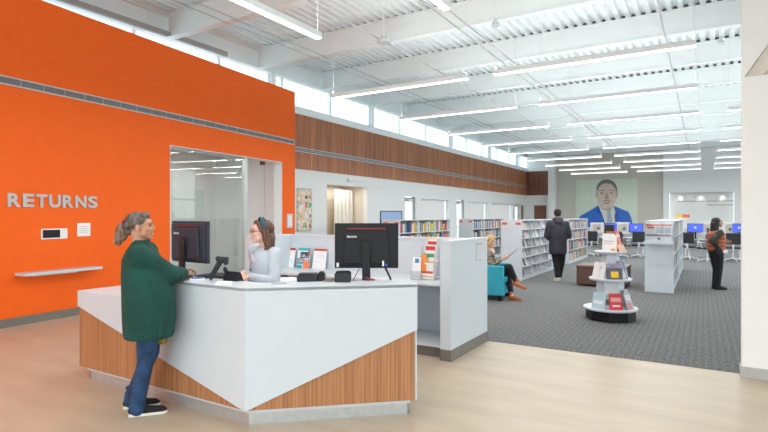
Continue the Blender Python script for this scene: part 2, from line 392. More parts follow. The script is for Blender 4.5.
# small items on the white wall
t = thing('door_sensor', 'small white sensor box on the white wall above the alcove opening', 'sensor', (XW+.0, yOnX(348.5,XW), 2.76), PI/2)
b = MB(); b.box((-.10,-.07,0), (.10,0,.10)); b.build('housing', 'wall', t, bevel=.01)
b = MB(); b.tube((.1,-.03,.05), (.85,-.03,.05), .012); b.build('conduit', 'wall', t)
# bulletin board
y0, y1 = yOnX(296.5,XW), yOnX(311,XW)
t = thing('bulletin_board', 'tall pinned bulletin board with pink and green border beside the orange wall', 'notice board', (XW, y0, 1.15), PI/2)
w = y1-y0
b = MB(); b.box((0,-.03,0), (w,0,1.27)); b.build('board_backing', col((.78,.62,.50),.7,var=.35,vscale=9), t)
rnd = random.Random(3)
b = MB(); b.box((0,-.034,0),(.035,-.0302,1.27)); b.box((w-.035,-.034,0),(w,-.0302,1.27)); b.box((.035,-.034,0),(w-.035,-.0302,.035)); b.box((.035,-.034,1.235),(w-.035,-.0302,1.27))
b.build('checked_border', camo2('checked_border',(.08,.42,.25),(.75,.66,.58)), t)
for k, c in enumerate([(.75,.75,.7),(.1,.45,.2),(.7,.12,.08),(.75,.5,.05),(.82,.8,.75),(.15,.2,.25),(.8,.8,.78),(.7,.25,.2),(.05,.5,.25),(.8,.6,.4),(.12,.12,.14),(.6,.1,.1)]):
    x = .08+(k%3)*.22+rnd.random()*.05; z = .10+(k//3)*.28+rnd.random()*.05
    b = MB(); ww = .06+rnd.random()*.1; hh = .05+rnd.random()*.12; b.box((x,-.034,z), (min(x+ww,w-.05),-.0302,z+hh)); b.build('pinned_note', col(c,.6), t)
# ---------------- items on the orange wall (local x along wall, -y towards the lobby)
def onO(px, z, off=0.): v = TO @ Vector((sO(px), -off, z)); return v
x0, x1 = sO(6), sO(97.5); word = 'RETURNS'
t = thing('wall_lettering', 'grey raised metal word RETURNS on the orange wall', 'sign', onO(6,1.73), OROT)
widths = [1.02,.93,.95,1.05,1.02,1.08,.95]; tot = sum(widths); xx = 0
for ch, wd in zip(word, widths):
    L_ = (x1-x0)*wd/tot; text('letter', ch, .278, col((.48,.48,.47),.45,metal=.1), t, (xx+.012,-.004,0), (PI/2,0,0), extrude=.009, offset=.0095, sx=1.0)
    o = [c for c in t.children][-1]
    wx = max(v.co.x for v in o.data.vertices)-min(v.co.x for v in o.data.vertices); mn = min(v.co.x for v in o.data.vertices)
    mz = min(v.co.y for v in o.data.vertices); hz = max(v.co.y for v in o.data.vertices)-mz
    s_ = (L_*.86)/wx; o.scale = (s_, .2/hz, 1); o.location = (xx-mn*s_+.014, -.012, -mz*.2/hz)
    xx += L_
s0, s1 = sO(41), sO(67)
t = thing('book_drop_slot', 'white framed black return slot in the orange wall below the lettering', 'book drop', TO @ Vector((s0,0,1.245)), OROT)
w = s1-s0
b = MB()
b.box((0,-.012,0), (w,0,.018)); b.box((0,-.012,.142), (w,0,.16)); b.box((0,-.012,.018), (.018,0,.142)); b.box((w*.72,-.012,.018), (w,0,.142)); b.build('frame', 'wall', t)
b = MB(); b.box((.018,-.004,.018), (w*.72,0,.142)); b.build('slot_flap', 'black', t)
s0 = sO(77); w = sO(90)-s0
t = thing('wall_notice', 'small square white printed notice on the orange wall right of the slot', 'sign', TO @ Vector((s0,0,1.27)), OROT)
b = MB(); b.box((0,-.012,0), (w,0,.215)); b.build('plate', 'paper', t, bevel=.002)
b = MB()
for k in range(4): b.box((.02,-.0135,.06+k*.032), (w-.03-.02*(k%2),-.0122,.066+k*.032))
b.build('printed_lines', col((.5,.5,.5),.6), t)
s0 = sO(14.5); w = sO(93)-s0
t = thing('wall_shelf', 'narrow white shelf on the orange wall below the return slot', 'shelf', TO @ Vector((s0,0,.76)), OROT)
b = MB(); b.box((0,-.24,-.03), (w,0,.012)); b.build('shelf_board', 'white', t, bevel=.003)
b = MB(); b.box((w*.17,-.06,-.062), (w*.75,0,-.0305)); b.build('bracket', col((.6,.6,.56),.5), t)
s0 = sO(286.3); w = sO(291.8)-s0
t = thing('card_holder', 'small pale grey plate on the orange wall beside the bulletin board', 'wall plate', TO @ Vector((s0,0,Z(228,dO(289)))), OROT)
b = MB(); b.box((0,-.03,0), (w,0,.37)); b.build('plate', col((.6,.6,.66),.4), t, bevel=.006)
b = MB(); b.box((w*.2,-.034,.05), (w*.8,-.0302,.32)); b.build('card', 'paper', t)

# ---------------- far wall
TB = Matrix.Translation((0,YB,0))
xa, xb = xOnY(548,YB-.6), xOnY(554,YB-.6)
bx = xOnY(663.4,YB)
b = holed((XW,0), (xa,3.0), [(xOnY(534,YB),xOnY(547,YB)-.05,0,2.3)], .1, TB); struct('wall_far_left', b, 'wall')
b = MB(); b.box((XW,-.02,2.975), (xa,.1,4.566), TB); struct('wall_far_wood', b, 'woodpanel_x')
b = MB(); b.box((xOnY(534,YB),.03,0), (xOnY(547,YB)-.05,.07,2.3), TB); struct('door_5', b, col((.22,.10,.055),.5))
b = MB(); b.box((XW,0,4.566),(xa,.1,6.1),TB); struct('wall_far_upper', b, 'ceil')
b = MB(); b.box((xa,-.6,0), (xb,.1,ZD), TB); struct('wall_far_pier', b, 'wall')
b = MB(); b.box((xb,0,0), (bx,.1,6.1), TB); struct('wall_far_beige', b, 'beige_wall')
# white wall with recess
ra, rb = xOnY(669.3,YB-.15), xOnY(734.4,YB-.15)
b = holed((bx,0), (14,6.1), [(ra,rb,.8,2.95)], .3, Matrix.Translation((0,YB-.15,0))); struct('wall_far_white', b, 'wall')
b = MB(); b.box((ra,0,.8), (rb,.05,2.95), Matrix.Translation((0,YB+.3,0))); b.box((ra-.1,-.2,2.95),(rb+.1,.1,3.0),Matrix.Translation((0,YB+.3,0))); struct('wall_niche', b, 'wall')
t = thing('wall_quotation', 'faint grey lines of lettering inside the lit niche on the far wall', 'sign', (ra,YB+.3,0))
rnd = random.Random(5); lm = col((.38,.38,.40),.5)
for zz, xs, xe in ((2.42,.42,3.05),(2.20,1.9,3.0)):
    b = MB(); x = xs
    while x < xe:
        l = .05+rnd.random()*.12; b.box((x,-.012,zz), (x+l,0,zz+.05+.02*rnd.random())); x += l+.04
    b.build('lettering_line', lm, t)
for k, x in enumerate((ra+.55, (ra+rb)/2, rb-.55)):
    li = bpy.data.lights.new('niche_spot', 'SPOT'); li.energy = 6; li.spot_size = 1.2; li.spot_blend = .8; li.color = (1,.93,.82); li.shadow_soft_size = .03
    lo = bpy.data.objects.new('niche_spot', li); C.objects.link(lo); lo.location = (x,YB+.12,2.93); lo.rotation_euler = (.28,0,0)
# ---------------- right-hand wall pier at the edge of the carpet
yp = 6.31
zs = Z(77, dY(745,yp)); xs0 = xOnY(744.5,yp); zt = Z(44, dY(768,yp)); xs1 = xOnY(768,yp); sl = (zt-zs)/(xs1-xs0)
b = MB(); b.box((.33,yp+.06,0), (3.4,6.45,6.1)); b.box((.33,yp,0), (3.4,yp+.06,zs)); b.prism([(.33,yp,zs),(xs0,yp,zs),(xs0+(6.1-zs)/sl,yp,6.1),(.33,yp,6.1)], (0,.06,0)); struct('wall_right_pier', b, 'wall')
b = MB(); b.box((.318,yp-.012,0), (3.4,yp,.105)); b.box((.318,yp,0), (.33,6.45,.105)); struct('baseboard_right', b, 'base_l')
# recessed sloping bulkhead above the pier
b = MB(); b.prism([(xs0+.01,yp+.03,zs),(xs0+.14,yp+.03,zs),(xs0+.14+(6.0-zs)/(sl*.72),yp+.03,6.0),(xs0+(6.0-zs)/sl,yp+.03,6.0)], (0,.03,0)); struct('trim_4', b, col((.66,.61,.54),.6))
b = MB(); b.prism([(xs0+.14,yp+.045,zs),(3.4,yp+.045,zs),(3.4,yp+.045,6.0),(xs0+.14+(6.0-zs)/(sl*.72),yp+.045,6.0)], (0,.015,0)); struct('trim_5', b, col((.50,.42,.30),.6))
# right-hand and rear window walls (outside the photograph): frames open to the daylight
b = MB(); k = 0
for y in [6.4+3.2*i for i in range(10)]: b.box((13.9,y,0), (14.0,y+.1,6.0))
for z in (0,2.9,5.4): b.box((13.9,6.4,z), (14.0,YB,z+.12))
for x in [-8+3.0*i for i in range(8)]: b.box((x,-9,0), (x+.1,-8.9,6.0))
for z in (0,2.9,5.4): b.box((-9,-9,z), (14,-8.9,z+.12))
struct('window_frame_rear', b, 'ceil')

# ---------------- roof deck (ribs run away from us), beams, girder
b = MB(); prof = []; x = XW-.3; pitch = .203
pts = []
while x < 14:
    pts += [(x,0),(x+.09,0),(x+.115,.075),(x+.178,.075)]; x += pitch
pts.append((x,0))
n = len(pts); y0, y1 = -9.3, YB+.3
va = [b.bm.verts.new((p[0],y0,ZD-.0+p[1])) for p in pts]; vb = [b.bm.verts.new((p[0],y1,ZD+p[1])) for p in pts]
for i in range(n-1): b.bm.faces.new((va[i],va[i+1],vb[i+1],vb[i]))
struct('ceiling', b, 'ceil')
b = MB(); b.box((XW-.5,-9.4,ZD+.09), (14.2,YB+.4,ZD+.25)); struct('ceiling_roof_slab', b, 'ceil')
def ibeam(b, p0, p1, z0, z1, fw=.18, tf=.022, tw=.014):
    p0 = Vector(p0); p1 = Vector(p1); L = (p1-p0).length; a = math.atan2(p1.y-p0.y, p1.x-p0.x)
    T = Matrix.Translation((p0.x,p0.y,0)) @ Matrix.Rotation(a,4,'Z')
    b.box((0,-fw/2,z0),(L,fw/2,z0+tf),T); b.box((0,-fw/2,z1-tf),(L,fw/2,z1),T); b.box((0,-tw/2,z0+tf),(L,tw/2,z1-tf),T)
for k in range(-6,10):
    b = MB(); ibeam(b, (XW+.12,10.1+2.73*k), (14,10.1+2.73*k), 5.47, ZD-.002); struct('ceiling_beam_%d'%(k+7), b, 'ceil')
b = MB(); ibeam(b, (XW,-9), (XW,YB), 5.49, ZD-.002, .24); struct('ceiling_girder', b, 'ceil')
for k in range(-6,10):
    b = MB(); b.box((XW+.12,10.1+2.73*k-.006,ZD+.001),(14,10.1+2.73*k+.006,ZD+.0735)); struct('ceiling_rib_shade_%d'%(k+7), b, col((.13,.16,.15),.9))  # dark strips put in for the shade inside the rib voids over beams
b = MB(); b.box((XW+.13,-9,5.49),(XW+.2,8.96,5.60)); struct('trim_6', b, col((.36,.36,.36),.5))
# thin conduits under the beams
for i, X in enumerate((-7.78,-8.07,-4.28,-4.05,-6.0,-.69)):
    b = MB(); b.tube((X,-8,5.44), (X,YB,5.44), .016 if i != 1 else .011, n=8)
    t = tag(b.build('conduit', col((.46,.47,.48),.5)), ['thin white conduit under the beams, second from the clerestory','thin white conduit under the beams nearest the clerestory','thin white conduit of the middle pair under the beams, left one','thin white conduit of the middle pair under the beams, right one','thin white conduit between the middle pair and the clerestory pair','thin white conduit crossing under the beams above the rightmost pendant lights'][i], 'conduit')
# linear pendants
def pendant(label, cx, cy, rot, L=2.9, z=3.9, top=5.46, group=None):
    t = thing('linear_pendant_light', label, 'pendant light', (cx,cy,z), rot)
    t['group'] = 'linear pendant lights'
    b = MB(); b.box((-L/2,-.045,.012), (L/2,.045,.085)); b.build('housing', 'ceil', t)
    b = MB(); b.box((-L/2,-.038,0), (L/2,.038,.012)); b.build('diffuser', 'lamp', t)
    for s in (-1,1):
        b = MB(); b.tube((s*(L/2-.03),0,.085), (s*(L/2-.03),0,top-z), .003, n=6); b.build('cable', col((.7,.71,.72),.5), t)
    return t
rows = ['nearest','second','third','fourth','fifth','sixth','seventh','eighth','farthest']
for ci, (xc, cn) in enumerate(((-4.8,'left'),(-1.5,'middle'),(1.87,'right'))):
    for k in range(9):
        if ci == 2 and k < 2: continue
        y = 8.28+2.73*k
        pendant('long white pendant light over the book area, %s row of the %s column' % (rows[k], cn), xc, y, 0, 2.84)
pendant('bright pendant light over the lobby, left one of the pair pointing to the shelves', -4.27, 3.95, PI/2)
pendant('bright pendant light over the lobby, right one of the pair pointing to the shelves', -2.45, 3.93, PI/2)
for X_, w_ in ((-6.1,'wall side'),(-4.27,'middle'),(-2.45,'right'),(-.6,'far right')):  # extra row out of view, added to brighten the floor by the orange wall
    pendant('unseen pendant light added to brighten the entrance floor before the desk, %s one of its row' % w_, X_, -.7, PI/2)
for k, (px, py, z) in enumerate(((383.8,43,5.3),(720.5,44,5.3),(495.5,26,5.3))):
    d = (z-1.6)*F/(216-py); x, y = P(px, d)
    t = thing('ceiling_speaker', ['white bell shaped speaker hanging under a beam left of the middle','small white bell fixture under the beams near the right wall edge','small white bell fixture under the beams above the middle column of lights'][k], 'speaker', (x,y,z))
    b = MB(); s = (1,.45,.5)[k]; b.lathe([(0,.0),(.15*s,0),(.155*s,.02),(.14*s,.06),(.07*s,.09),(.06*s,.15),(.0,.15)], n=24); b.build('bell', col((.6,.63,.62),.5), t, smooth=True)
    b = MB(); b.tube((0,0,.15),(0,0,.68),.01); b.build('stem', 'ceil', t)
# ================================================================== THE DESK
Cc, Lc, Rc = (-1.047,3.95), (-3.01,5.155), (.267,4.19)
Cw, Lw, Rw = [Vector(A(*p)) for p in (Cc, Lc, Rc)]
uL = (Lw-Cw); lenL = uL.length; uL.normalize(); uR = (Rw-Cw); lenR = uR.length; uR.normalize()
nL = Vector((uL.y,-uL.x)); nR = Vector((-uR.y,uR.x))        # inward normals
cen = Vector(A(-1.0,4.9))
if nL.dot(cen-Cw) < 0: nL = -nL
if nR.dot(cen-Cw) < 0: nR = -nR
US = 1.55; ZT = 1.056; ZL = .866; ZWS = .93; DD = .62
def isect(oL_, oR_):            # point at offsets from both front faces
    a, b_, c, d = nL.x, nL.y, nR.x, nR.y; det = a*d-b_*c
    return Cw + Vector(((oL_*d-b_*oR_)/det, (a*oR_-c*oL_)/det))
desk = thing('service_desk', 'large angled white and wood service desk in the foreground', 'desk', (Cw.x,Cw.y,0))
def dl(v, z): return (v.x-Cw.x, v.y-Cw.y, z)
def onL(u, o, z): return dl(Cw+uL*u+nL*o, z)
def onR(u, o, z): return dl(Cw+uR*u+nR*o, z)
WL = .125
bI = lambda o: dl(isect(o,o), 0)
def poly(b, pts, off): b.prism(pts, off)
# white folded front: diagonal lower edges meet at the corner tip
th = .02
b = MB(); k = isect(th,th); kk = lambda z: dl(k, z); 
def panel(b, f, ulen, outline, o0, th, mitre):
    """outline in (u,z); points with u == 0 are mitred at the desk corner"""
    front = []; back = []
    for u, z in outline:
        front.append(f(u, o0, z) if u > 1e-6 else dl(isect(o0,o0), z)); back.append(f(u, o0+th, z) if u > 1e-6 else dl(isect(o0+th,o0+th), z))
    bm = b.bm; a = [bm.verts.new(p) for p in front]; c = [bm.verts.new(p) for p in back]; n = len(a)
    bm.faces.new(a); bm.faces.new(c[::-1])
    for i in range(n): bm.faces.new((a[i], a[(i+1)%n], c[(i+1)%n], c[i]))
b = MB(); panel(b, onL, lenL, [(0,WL),(lenL,.718),(lenL,ZL),(US,ZL),(US,ZT),(0,ZT)], 0, .02, True); b.build('front_panel', 'white', desk, bevel=.002)
b = MB(); panel(b, onR, lenR, [(0,WL),(lenR,.693),(lenR,ZT),(0,ZT)], 0, .02, True); b.build('front_panel', 'white', desk, bevel=.002)
b = MB(); panel(b, onL, lenL, [(0,WL),(lenL-.025,WL),(lenL-.025,.73),(0,.16)], .02, .02, True); b.build('wood_panel', 'wood', desk)
b = MB(); panel(b, onR, lenR, [(0,WL),(lenR-.012,WL),(lenR-.012,.70),(0,.16)], .02, .02, True); b.build('wood_panel', 'wood', desk)
# plinth
pi = .07
b = MB()
for f, ln in ((onL,lenL-.10),(onR,lenR-.05)): panel(b, f, ln, [(0,0),(ln,0),(ln,WL),(0,WL)], pi, .02, True)
p0 = Cw+uL*(lenL-.10); b.prism([dl(p0+nL*pi,0),dl(p0+nL*(DD-.03),0),dl(p0+nL*(DD-.03),WL),dl(p0+nL*pi,WL)], (-uL.x*.02,-uL.y*.02,0))
p0 = Cw+uR*(lenR-.05); b.prism([dl(p0+nR*pi,0),dl(p0+nR*(DD-.03),0),dl(p0+nR*(DD-.03),WL),dl(p0+nR*pi,WL)], (-uR.x*.02,-uR.y*.02,0))
b.build('plinth', 'steel', desk)
# end panels and step cheek
b = MB(); dirO = OWD
def cheek(p, n, z0, z1, th_dir, o0=.02, o1=DD): 
    b = MB(); b.prism([dl(p+n*o0,z0),dl(p+n*o1,z0),dl(p+n*o1,z1),dl(p+n*o0,z1)], (th_dir.x*.02,th_dir.y*.02,0)); return b
cheek(Lw, nL, WL, .718, -uL).build('end_panel', 'wood', desk)
cheek(Lw, nL, .718, ZL-.026, -uL).build('end_panel', 'white', desk)
cheek(Rw, nR, WL, ZWS, -uR).build('end_panel', 'white', desk)
cheek(Cw+uL*US, nL, ZL, ZWS, -uL, .02, DD).build('step_panel', 'white', desk)
# tops: raised ledge (mitred at the corner), low counter, work surface
led = .30
def strip(z0, z1, o0, o1, uA, uB):
    b = MB(); pts = [Cw+uL*uA+nL*o0, isect(o0,o0), Cw+uR*uB+nR*o0, Cw+uR*uB+nR*o1, isect(o1,o1), Cw+uL*uA+nL*o1]
    b.prism([dl(p,z0) for p in pts], (0,0,z1-z0)); return b
strip(ZT-.026, ZT+.002, .0, led, US, lenR).build('transaction_ledge', 'white', desk, bevel=.002)
strip(ZWS-.03, ZWS, led-.02, DD, US, lenR).build('work_surface', col((.66,.68,.69),.4), desk)
b = strip(ZWS, ZT-.026, led-.02, led, US, lenR); b.build('ledge_riser', 'white', desk)
b = MB(); b.prism([onL(US,.02,ZL-.026),onL(lenL,.0,ZL-.026),onL(lenL,DD+.02,ZL-.026),onL(US,DD+.02,ZL-.026)], (0,0,.028)); b.build('low_counter', 'white', desk, bevel=.002)
strip(.1, .12, .04, DD-.02, lenL-.1, lenR-.05).build('bottom_board', 'white', desk)
def onDesk(px, d, z=ZWS): x, y = P(px, d); return (x, y, z+.0005)

# ================================================================== DESK ITEMS
def rotc(phi): return YAW + math.radians(phi)    # heading phi degrees left of the viewing direction
def lcd(label, loc, rot, w=.51, h=.36, zc=.42, logo=True, side=False):
    """monitor; screen faces local +Y, back towards -Y"""
    t = thing('computer_monitor', label, 'monitor', loc, rot)
    b = MB(); b.box((-w/2,-.0,zc-h/2), (w/2,.03,zc+h/2)); b.prism([(-w/2+.02,0,zc-h/2+.02),(w/2-.02,0,zc-h/2+.02),(w/2-.02,0,zc+h/2-.02),(-w/2+.02,0,zc+h/2-.02)], (0,-.018,0)); b.build('casing', 'slatey' if side else 'black', t, bevel=.006)
    b = MB(); b.prism([(-w*.37,-.018,zc-h*.40),(w*.37,-.018,zc-h*.40),(w*.33,-.018,zc+h*.34),(-w*.33,-.018,zc+h*.34)], (0,-.03,0)); b.build('back_housing', 'slatey' if side else 'black', t, bevel=.008)
    b = MB(); b.box((-w*.30,-.022,zc+h*.37), (w*.30,-.0185,zc+h*.395)); b.build('red_strip', 'red', t)
    b = MB(); b.box((-w*.29,-.024,zc+h*.335), (w*.29,-.0188,zc+h*.362)); b.build('vent', col((.004,.004,.004),.6), t)
    b = MB(); b.box((-w/2+.012,.03,zc-h/2+.014), (w/2-.012,.0315,zc+h/2-.014)); b.build('screen', 'screen2', t)
    b = MB(); b.box((-.035,-.085,0.012), (.035,-.055,zc+.02)); b.box((-.05,-.058,zc-.06),(.05,-.045,zc+.05)); b.build('stand_column', 'black2' if side else 'black', t, bevel=.006)
    b = MB(); b.box((-.13,-.16,0), (.13,.07,.014)); b.build('stand_base', 'black', t, bevel=.006)
    if logo:
        o = text('maker_logo', 'lenovo', .03, col((.75,.75,.76),.4), t, (w*.33-.02,-.0495,zc+h*.19) if False else (-w*.30,-.0495,zc+h*.17), (PI/2,0,0), extrude=.0008, offset=.0006)
    return t
m2 = lcd('large black monitor seen from behind on the right wing of the desk', onDesk(366.5,4.5), rotc(0), .545, .385, .415)
b = MB(); b.path([(.0,-.09,.16),(.02,-.095,.12),(.05,-.09,.10)], .006); b.path([(-.06,-.03,.22),(-.11,-.03,.13),(-.10,-.03,.06),(-.05,-.04,.02)], .003); b.path([(.16,-.03,.23),(.20,-.03,.15),(.22,-.03,.08),(.10,-.05,.03),(.02,-.06,.05)], .009); b.build('cables', 'black2', m2)
b = MB(); b.box((-.045,-.094,.135),(.04,-.054,.15), Matrix.Rotation(.25,4,'Y') ); b.build('red_cable_tie', 'red', m2)
b = MB(); b.box((-.255,-.022,.235), (-.235,-.0185,.27)); b.build('rating_label', 'paper', m2)
b = MB(); b.box((.135,-.052,.245), (.15,-.0485,.29)); b.build('port_label', 'paper', m2)
b = MB(); b.box((.16,-.056,.245), (.18,-.0485,.265)); b.build('blue_plug', col((.02,.08,.5),.4), m2)
m1 = lcd('charcoal monitor angled away beside the woman in green', onDesk(189,4.78), rotc(-36), .545, .375, .435, side=True)
b = MB(); b.path([(-.0,-.09,.2),(.0,-.12,.1),(.02,-.11,.03)], .008); b.build('cables', 'black2', m1)
# handheld scanner on its stand
x, y, z = onDesk(211,4.42)
t = thing('barcode_scanner', 'dark handheld barcode scanner leaning on its grey stand', 'scanner', (x,y,z), rotc(0))
t.scale = (1.1,1.1,1.4)
b = MB(); b.lathe([(0,0),(.055,0),(.055,.008),(.03,.02),(0,.02)], n=20); b.path([(0,0,.01),(-.01,0,.06),(.0,.0,.11),(.02,0,.13)], .009); b.build('stand', col((.32,.33,.30),.4), t, smooth=True)
b = MB(); b.cap((.0,0,.11),(.075,0,.21),.017,.02); b.cap((.050,-.0,.222),(.115,0,.210),.016,.021); b.box((.105,-.026,.185),(.128,.026,.232)); b.build('scanner_head', 'black2', t, remesh=.004, sm=3)
b = MB(); b.path([(-.0,0,.1),(-.03,.02,.05),(-.05,.03,.005)], .004); b.build('cord', 'black', t)
# phone
x, y, z = onDesk(234,4.42)
t = thing('desk_phone', 'black desk phone tilted up under the seated worker hand', 'phone', (x,y,z), rotc(-25))
t.scale = (.75,1.0,1.3)
b = MB(); b.prism([(-.1,-.09,0),(.1,-.09,0),(.1,.09,0),(-.1,.09,0)],(0,0,.02)); b.prism([(-.1,-.085,.02),(-.1,.09,.02),(-.1,.0,.15),(-.1,-.03,.16)],(.2,0,0)); b.build('body', 'black', t, bevel=.005)
b = MB(); b.cap((-.075,-.045,.17),(-.075,.085,.05),.018,.018); b.build('handset', 'black2', t)
b = MB(); b.prism([(-.02,.003,.155),(.085,.003,.155),(.085,.035,.108),(-.02,.035,.108)],(0,.003,.002)); b.build('display', col((.3,.36,.38),.2), t)
# receipt printers, card terminal, papers, mouse
def printer(label, px, d, w, h, dep, extra=True):
    t = thing('receipt_printer', label, 'printer', onDesk(px,d), rotc(0))
    b = MB(); b.box((-w/2,-dep/2,0), (w/2,dep/2,h)); b.build('body', 'black2', t, bevel=.008)
    b = MB(); b.box((-w/2+.01,-dep/2+.02,h), (w/2-.01,dep/2-.03,h+.012)); b.build('lid', 'black', t, bevel=.003)
    b = MB(); b.box((-w/2+.02,-dep/2-.003,h*.55), (w/2-.02,-dep/2+.002,h*.62)); b.build('seam', col((.2,.2,.21),.4), t)
    return t
printer('low black receipt printer behind the ledge in front of the comic brochure', 308.5, 4.44, .17, .175, .17)
t = thing('card_terminal', 'small upright black card terminal beside the low black printer', 'card reader', onDesk(321.5,4.42), rotc(0))
b = MB(); b.box((-.03,-.05,0),(.03,.05,.19)); b.build('body', 'black', t, bevel=.008)
b = MB(); b.box((-.018,-.04,.19),(.018,.04,.203)); b.build('keypad', 'black2', t, bevel=.002)
printer('squat black printer tucked beside the foot of the large monitor', 343, 4.36, .13, .20, .15)
t = thing('paper_tray', 'white tray of loose papers on the desk behind the ledge', 'paper tray', onDesk(289,4.48), rotc(4))
b = MB(); b.box((-.09,-.12,0),(.09,.12,.10)); b.box((-.085,-.115,.10),(.0,.115,.115)); b.build('tray', 'paper', t, bevel=.003)
b = MB(); b.box((-.07,-.11,.1155),(.08,.10,.128)); b.box((-.075,-.10,.1285),(.06,.10,.135),Matrix.Rotation(.1,4,'Z')); b.build('sheets', col((.75,.78,.82),.6), t)
t = thing('tape_roll', 'round brown and grey tape roll behind the ledge left of the printer', 'tape', onDesk(328,4.34), rotc(0))
b = MB(); b.lathe([(.02,0),(.038,0),(.038,.14),(.02,.14),(.02,0)], n=24); b.build('roll', col((.25,.16,.14),.4), t, smooth=True)
b = MB(); b.lathe([(.004,0),(.02,0),(.02,.135),(.004,.135),(.004,0)], n=20); b.build('core', col((.5,.5,.52),.4), t, smooth=True)
# things on the ledge beside the scanner
t = thing('mint_tray', 'small white tray on the desk ledge between phone and scanner', 'tray', (*P(224,4.19), ZT+.003), rotc(12))
b = MB(); b.box((-.06,-.05,0),(.06,.05,.004)); b.box((-.06,-.05,.004),(.06,-.045,.014)); b.box((-.06,.045,.004),(.06,.05,.014)); b.build('tray_body', 'paper', t)
t = thing('library_card_stack', 'small blue and white stack of cards on the ledge by the woman in green', 'cards', (*P(197,4.45), ZT+.003), rotc(20))
b = MB(); b.box((-.06,-.04,0),(.06,.04,.012)); b.build('white_cards', 'paper', t)
b = MB(); b.box((-.045,-.035,.0122),(.05,.03,.02)); b.build('blue_cards', col((.08,.2,.5),.4), t)
t = thing('keyboard', 'dark grey keyboard lying behind the ledge beside the monitor', 'keyboard', onDesk(203,4.72), rotc(-33))
b = MB(); b.box((-.02,.12,0),(.25,.26,.02)); b.build('keyboard_body', 'black2', t, bevel=.004)
b = MB()
for i in range(9):
    for j in range(4): b.box((-.01+i*.027,.13+j*.029,.02),(.012+i*.027,.154+j*.029,.026))
b.build('keys', 'black', t)
t = thing('cash_drawer', 'low dark drawer unit on the work surface behind scanner and phone', 'drawer', onDesk(222,4.62), rotc(5))
b = MB(); b.box((-.20,-.06,0),(.12,.10,.15)); b.build('body', 'black2', t, bevel=.004)
b = MB(); b.box((-.19,-.063,.02),(.11,-.0605,.13)); b.build('drawer_front', 'dgrey', t)
t = thing('flat_card', 'thin grey card lying flat on the ledge in front of the worker', 'card', (*P(279,4.20), ZT+.003), rotc(5))
b = MB(); b.box((-.06,-.035,0),(.06,.035,.003)); b.build('card_sheet', col((.35,.37,.4),.4), t)

# ================================================================== BACK COUNTER UNIT (world axes)
px_, py_ = A(.732,5.753)           # front right corner of the end block
XR = px_; YF = py_; HU = 1.328; YP = 6.02; XLft = -5.27
unit = thing('back_counter', 'white waist high counter with tall back partition behind the desk', 'counter', (XR, YF, 0))
def ub(lo, hi, name, m='white', bev=.002): 
    b = MB(); b.box((lo[0]-XR,lo[1]-YF,lo[2]), (hi[0]-XR,hi[1]-YF,hi[2])); return b.build(name, m, unit, bevel=bev)
ub((XR-.13,YF,.125),(XR,YF+1.14,HU-.03),'end_wall')
ub((XR-.14,YF-.012,HU-.03),(XR+.012,YF+1.15,HU),'end_wall_cap')
ub((XR-.11,YF+.012,0),(XR-.012,YF+1.13,.125),'plinth','base',0)
b = MB(); b.box((-.002,.003,0),(.006,1.142,.125)); b.box((-.13,-.006,0),(.006,.006,.125)); b.build('plinth', 'base', unit)
ub((XLft,YP,.10),(XR-.13,YP+.10,HU-.03),'back_wall')
ub((XLft-.01,YP-.012,HU-.03),(XR-.14,YP+.11,HU),'back_wall_cap')
ub((XLft-.13,YF-.1,.10),(XLft,YP+.10,HU-.03),'return_wall')
ub((XLft-.14,YF-.11,HU-.03),(XLft+.012,YP+.11,HU),'return_wall_cap')
ub((XLft,YF+.03,.81),(XR-.13,YP,.84),'countertop')
for x in (XR-.95, XR-1.8, XR-2.4): ub((x,YF+.06,.12),(x+.02,YP-.01,.81),'divider')
ub((XLft,YF+.06,.12),(XR-.13,YP-.01,.14),'bottom_shelf')
ub((XR-.93,YF+.08,.46),(XR-.93+.01,YP,.47),'shelf_pin')
ub((XLft,YF+.10,0),(XR-.13,YP,.12),'toe_kick','base',0)
# clear sign holder on the block side
t = thing('sign_holder', 'small clear sign holder on the side of the white end wall', 'sign holder', (XR+.001, yOnX(479,XR), 1.05), 0)
b = MB(); b.box((0,-.10,0),(.003,.10,.22)); b.build('back_plate', col((.55,.57,.58),.2), t)
b = MB(); b.box((.004,-.10,.01),(.006,.10,.19)); b.build('sheet', col((.62,.64,.66),.5), t)

def stand_sheet(label, cat, px, Y, z, w, h, cols, name='brochure', rot=0., lean=.18):
    """leaning printed sheet with coloured bands: cols = [(x0,x1,z0,z1,colour)] in unit coordinates"""
    x = xOnY(px, Y); t = thing(name, label, cat, (x,Y,z), rot)
    T = Matrix.Rotation(-lean,4,'X')
    b = MB(); b.box((-w/2,0,0),(w/2,.006,h),T); b.build('sheet', 'paper', t)
    for (a0,a1,c0,c1,cc) in cols:
        b = MB(); b.box((-w/2+a0*w,-.0016,c0*h),(-w/2+a1*w,-.0002,c1*h),T); b.build('printed_area', col(cc,.5), t)
    return t
yb = YP-.085
ctr = .8405
stand_sheet('white brochure with red header, left of the comic poster on the back counter', 'brochure', 288.0, yb, ctr, .215, .29, [(0,1,.87,1,(.6,.05,.03)),(.45,.62,.6,.7,(.8,.6,.1)),(.1,.85,.3,.33,(.6,.62,.68)),(.1,.7,.45,.47,(.6,.62,.68))])
